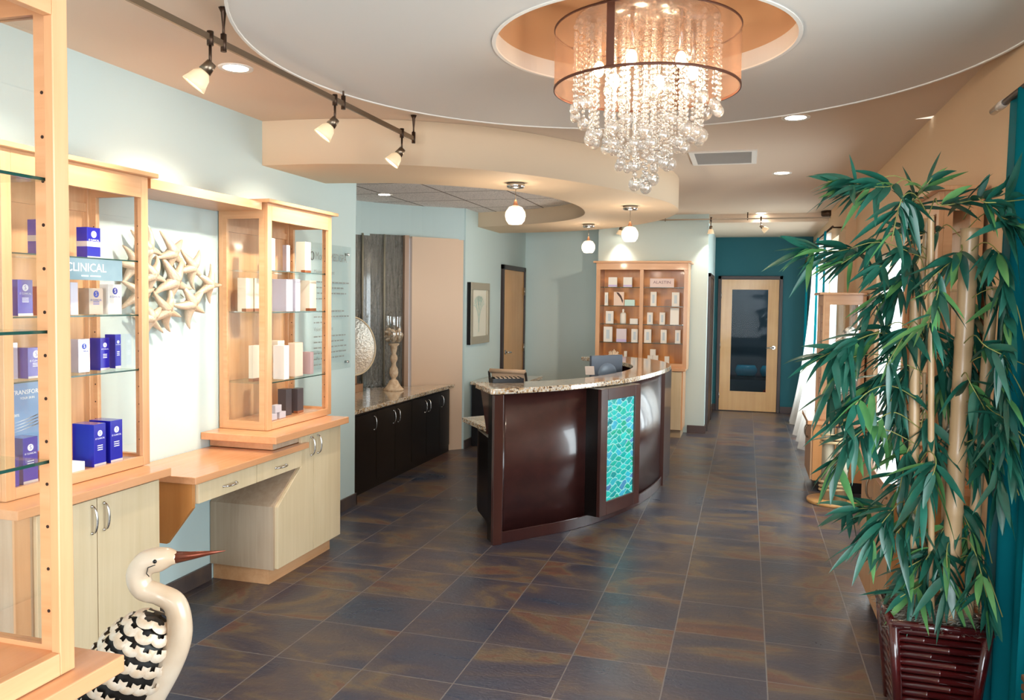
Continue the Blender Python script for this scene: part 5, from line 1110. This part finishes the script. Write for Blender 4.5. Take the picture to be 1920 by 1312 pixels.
# sprays of leaves: node point, main direction (x right, y deep, z up), number of leaves
M_LEAFD = mat('bamboo_leaf', '#164839', 0.36, c2='#215f4e', vscale=9, spec=.6); M_LEAFL = mat('bamboo_leaf_light', '#5f8f52', 0.42, c2='#437a44', vscale=9); M_TWIG = mat('bamboo_twig', '#8c8a4a', 0.6)
def leaf(mb, p, d_, L_, w_, droop, tw):
    d_ = Vector(d_).normalized(); up = Vector((0, 0, 1)); sd = d_.cross(up)
    if sd.length < .1: sd = Vector((1, 0, 0))
    sd.normalize(); sd = Matrix.Rotation(tw, 3, d_) @ sd; nm = sd.cross(d_); vs = []; n_ = 7
    for i in range(n_+1):
        t_ = i/n_; wd = w_*math.sin(PI*min(1, t_*1.02)**.72)**.8*(1 if i not in (0, n_) else .05)
        c_ = p+d_*(L_*t_)+Vector((0, 0, -droop*L_*t_*t_))
        if c_.x > .90: c_.x = .90+(c_.x-.90)*.25
        vs += [c_-sd*wd+nm*wd*.25, c_-nm*0, c_+sd*wd+nm*wd*.25]
    mb.add(vs, [(3*i+k_, 3*i+k_+1, 3*i+k_+4, 3*i+k_+3) for i in range(n_) for k_ in range(2)], True)
SPR = [
 ((0.524, 3.505, 2.187), (0.7, 3.66, 2.157), (-0.58, -0.23, 0.0), 13),
 ((0.453, 3.563, 2.208), (0.7, 3.66, 2.178), (-0.96, -0.32, 0.05), 10),
 ((0.623, 3.675, 2.11), (0.7, 3.66, 2.08), (0.19, -0.17, 0.3), 9),
 ((0.557, 3.406, 2.122), (0.7, 3.66, 2.092), (-0.19, -0.01, -1), 9),
 ((0.718, 3.514, 2.111), (0.7, 3.66, 2.081), (0.58, -0.0, 0.1), 9),
 ((0.834, 3.351, 2.1), (0.83, 3.66, 2.07), (0.96, 0.32, 0.1), 12),
 ((0.904, 3.376, 2.043), (0.83, 3.66, 2.013), (0.28, -0.4, -0.2), 12),
 ((0.506, 3.679, 1.98), (0.7, 3.66, 1.95), (-0.58, -0.11, -0.4), 14),
 ((0.364, 3.6, 1.942), (0.7, 3.66, 1.912), (-0.86, -0.24, 0.05), 12),
 ((0.632, 3.695, 1.947), (0.7, 3.66, 1.917), (-0.48, -0.37, -0.3), 9),
 ((0.671, 3.734, 1.883), (0.7, 3.66, 1.853), (-0.48, -0.18, -0.6), 12),
 ((0.794, 3.533, 1.926), (0.83, 3.66, 1.896), (-0.58, -0.41, -0.5), 8),
 ((0.9, 3.781, 1.929), (0.83, 3.66, 1.899), (0.28, -0.4, -0.4), 12),
 ((0.891, 3.412, 1.928), (0.83, 3.66, 1.898), (0.24, -0.35, -0.8), 10),
 ((0.751, 3.805, 2.021), (0.83, 3.66, 1.991), (-0.48, -0.25, 0.1), 8),
 ((0.605, 3.752, 1.793), (0.7, 3.66, 1.763), (-0.58, -0.26, -0.5), 12),
 ((0.904, 3.812, 1.73), (0.83, 3.66, 1.7), (0.24, -0.35, -0.6), 12),
 ((0.705, 3.443, 1.778), (0.7, 3.66, 1.748), (-0.19, -0.26, -0.6), 8),
 ((0.94, 3.375, 1.75), (0.83, 3.66, 1.72), (0.14, -0.2, -0.7), 9),
 ((0.537, 3.676, 1.614), (0.7, 3.66, 1.584), (-0.86, -0.39, -0.35), 13),
 ((0.427, 3.6, 1.57), (0.7, 3.66, 1.54), (-0.86, -0.36, -0.45), 12),
 ((0.618, 3.554, 1.619), (0.7, 3.66, 1.589), (-0.38, -0.16, -0.7), 12),
 ((0.388, 3.6, 1.48), (0.7, 3.66, 1.45), (-0.29, -0.02, -0.9), 8),
 ((0.713, 3.7, 1.639), (0.7, 3.66, 1.609), (0.29, 0.16, -0.7), 11),
 ((0.862, 3.777, 1.573), (0.83, 3.66, 1.543), (0.17, -0.25, -0.7), 14),
 ((0.842, 3.304, 1.574), (0.83, 3.66, 1.544), (0.86, 0.3, -0.4), 13),
 ((0.94, 3.401, 1.493), (0.83, 3.66, 1.463), (0.24, -0.35, -0.6), 10),
 ((0.651, 3.714, 1.459), (0.7, 3.66, 1.429), (-0.38, -0.29, -0.8), 13),
 ((0.577, 3.766, 1.429), (0.7, 3.66, 1.399), (-0.67, -0.24, -0.6), 12),
 ((0.464, 3.525, 1.358), (0.7, 3.66, 1.328), (-0.58, -0.39, -0.8), 10),
 ((0.806, 3.776, 1.437), (0.83, 3.66, 1.407), (-0.1, 0.07, -1), 12),
 ((0.827, 3.439, 1.425), (0.83, 3.66, 1.395), (0.48, 0.17, -0.8), 13),
 ((0.515, 3.581, 1.245), (0.7, 3.66, 1.215), (-0.67, -0.39, -0.5), 12),
 ((0.439, 3.6, 1.172), (0.7, 3.66, 1.142), (-0.48, -0.12, -0.9), 9),
 ((0.648, 3.784, 1.27), (0.7, 3.66, 1.24), (-0.38, -0.35, -0.8), 13),
 ((0.731, 3.67, 1.244), (0.7, 3.66, 1.214), (0.19, -0.18, -0.9), 12),
 ((0.859, 3.716, 1.267), (0.83, 3.66, 1.237), (0.21, -0.3, -0.6), 13),
 ((0.899, 3.427, 1.328), (0.83, 3.66, 1.298), (0.32, -0.45, -0.3), 12),
 ((0.94, 3.312, 1.286), (0.83, 3.66, 1.256), (0.21, -0.3, -0.6), 9),
 ((0.654, 3.664, 1.107), (0.7, 3.66, 1.077), (-0.19, -0.29, -0.9), 10),
 ((0.728, 3.487, 1.102), (0.7, 3.66, 1.072), (-0.29, -0.19, -0.8), 11),
 ((0.89, 3.669, 1.166), (0.83, 3.66, 1.136), (0.28, -0.4, -0.3), 10),
 ((0.936, 3.41, 1.171), (0.83, 3.66, 1.141), (0.21, -0.3, -0.7), 9),
 ((0.572, 3.75, 0.856), (0.7, 3.66, 0.826), (-0.86, -0.19, -0.1), 11),
 ((0.585, 3.566, 0.88), (0.7, 3.66, 0.85), (-0.58, -0.26, -0.8), 13),
 ((0.676, 3.629, 0.861), (0.7, 3.66, 0.831), (-0.48, -0.16, -0.6), 10),
 ((0.859, 3.662, 0.901), (0.83, 3.66, 0.871), (0.24, -0.35, -0.6), 14),
 ((0.94, 3.665, 0.842), (0.83, 3.66, 0.812), (0.17, -0.25, -0.8), 12),
 ((0.795, 3.623, 0.818), (0.83, 3.66, 0.788), (-0.29, -0.18, -0.5), 8),
 ((0.717, 3.717, 0.717), (0.7, 3.66, 0.687), (-0.38, -0.28, -0.7), 9),
 ((0.788, 3.532, 0.734), (0.83, 3.66, 0.704), (0.1, 0.12, -0.9), 12),
 ((0.779, 3.629, 0.726), (0.83, 3.66, 0.696), (-0.67, -0.25, -0.4), 7),
 ((0.871, 3.45, 0.768), (0.83, 3.66, 0.738), (0.17, -0.25, -0.8), 9),
 ((0.759, 3.655, 0.594), (0.83, 3.66, 0.6), (-0.77, -0.46, -0.4), 8),
 ((0.91, 3.45, 0.699), (0.83, 3.66, 0.669), (0.21, -0.3, -0.7), 7)]
def spray(node, root, dr, n_, Lm=1.0):
    P = Vector(node); R_ = Vector(root); D = Vector(dr).normalized(); dk = MB(); lt = MB(); tw_ = MB()
    mid = R_.lerp(P, .55)+Vector((0, 0, .05)); tip = P+D*.16
    tw_.tube([tuple(p) for p in catmull([R_, mid, P, tip], 4)], .0022, 5)
    for i in range(n_):
        u = random.random(); q_ = P.lerp(tip, u*.95) if i % 3 else mid.lerp(P, .6+.4*u)
        a_ = D+Vector((random.uniform(-1.05, 1.05), random.uniform(-.9, .9), random.uniform(-.8, .65)))
        leaf(lt if random.random() < .13 else dk, q_, a_, random.uniform(.12, .21)*Lm, random.uniform(.012, .018), random.uniform(.05, .35), random.uniform(-1.0, 1.0))
    g = part('branch', tw_, M_TWIG, pb); part('foliage', dk, M_LEAFD, g)
    if lt.v: part('pale_foliage', lt, M_LEAFL, g)
for nd_, ro_, di_, n_ in SPR: spray(nd_, ro_, di_, int(n_*1.95))

# basket at the right edge
r = thing('wicker_basket', 'brown wicker basket just entering the bottom right corner', 'basket', (.95, 2.68, 0))
bm = MB(); 
for k_ in range(20):
    z = .02+k_*.029; h = .075+.025*z; bm.tube([(.95-h, 2.67-h*1.6, z), (.95+h, 2.67-h*1.6, z), (.95+h, 2.67+h*1.6, z), (.95-h, 2.67+h*1.6, z), (.95-h, 2.67-h*1.6, z)], .014, 6, False)
part('weave', bm, mat('wicker', '#8a5f3d', 0.7, bump=.6, bscale=60), r)
part('liner', MB().box(.87, 1.03, 2.56, 2.78, .02, .575), M_WHITE, r)
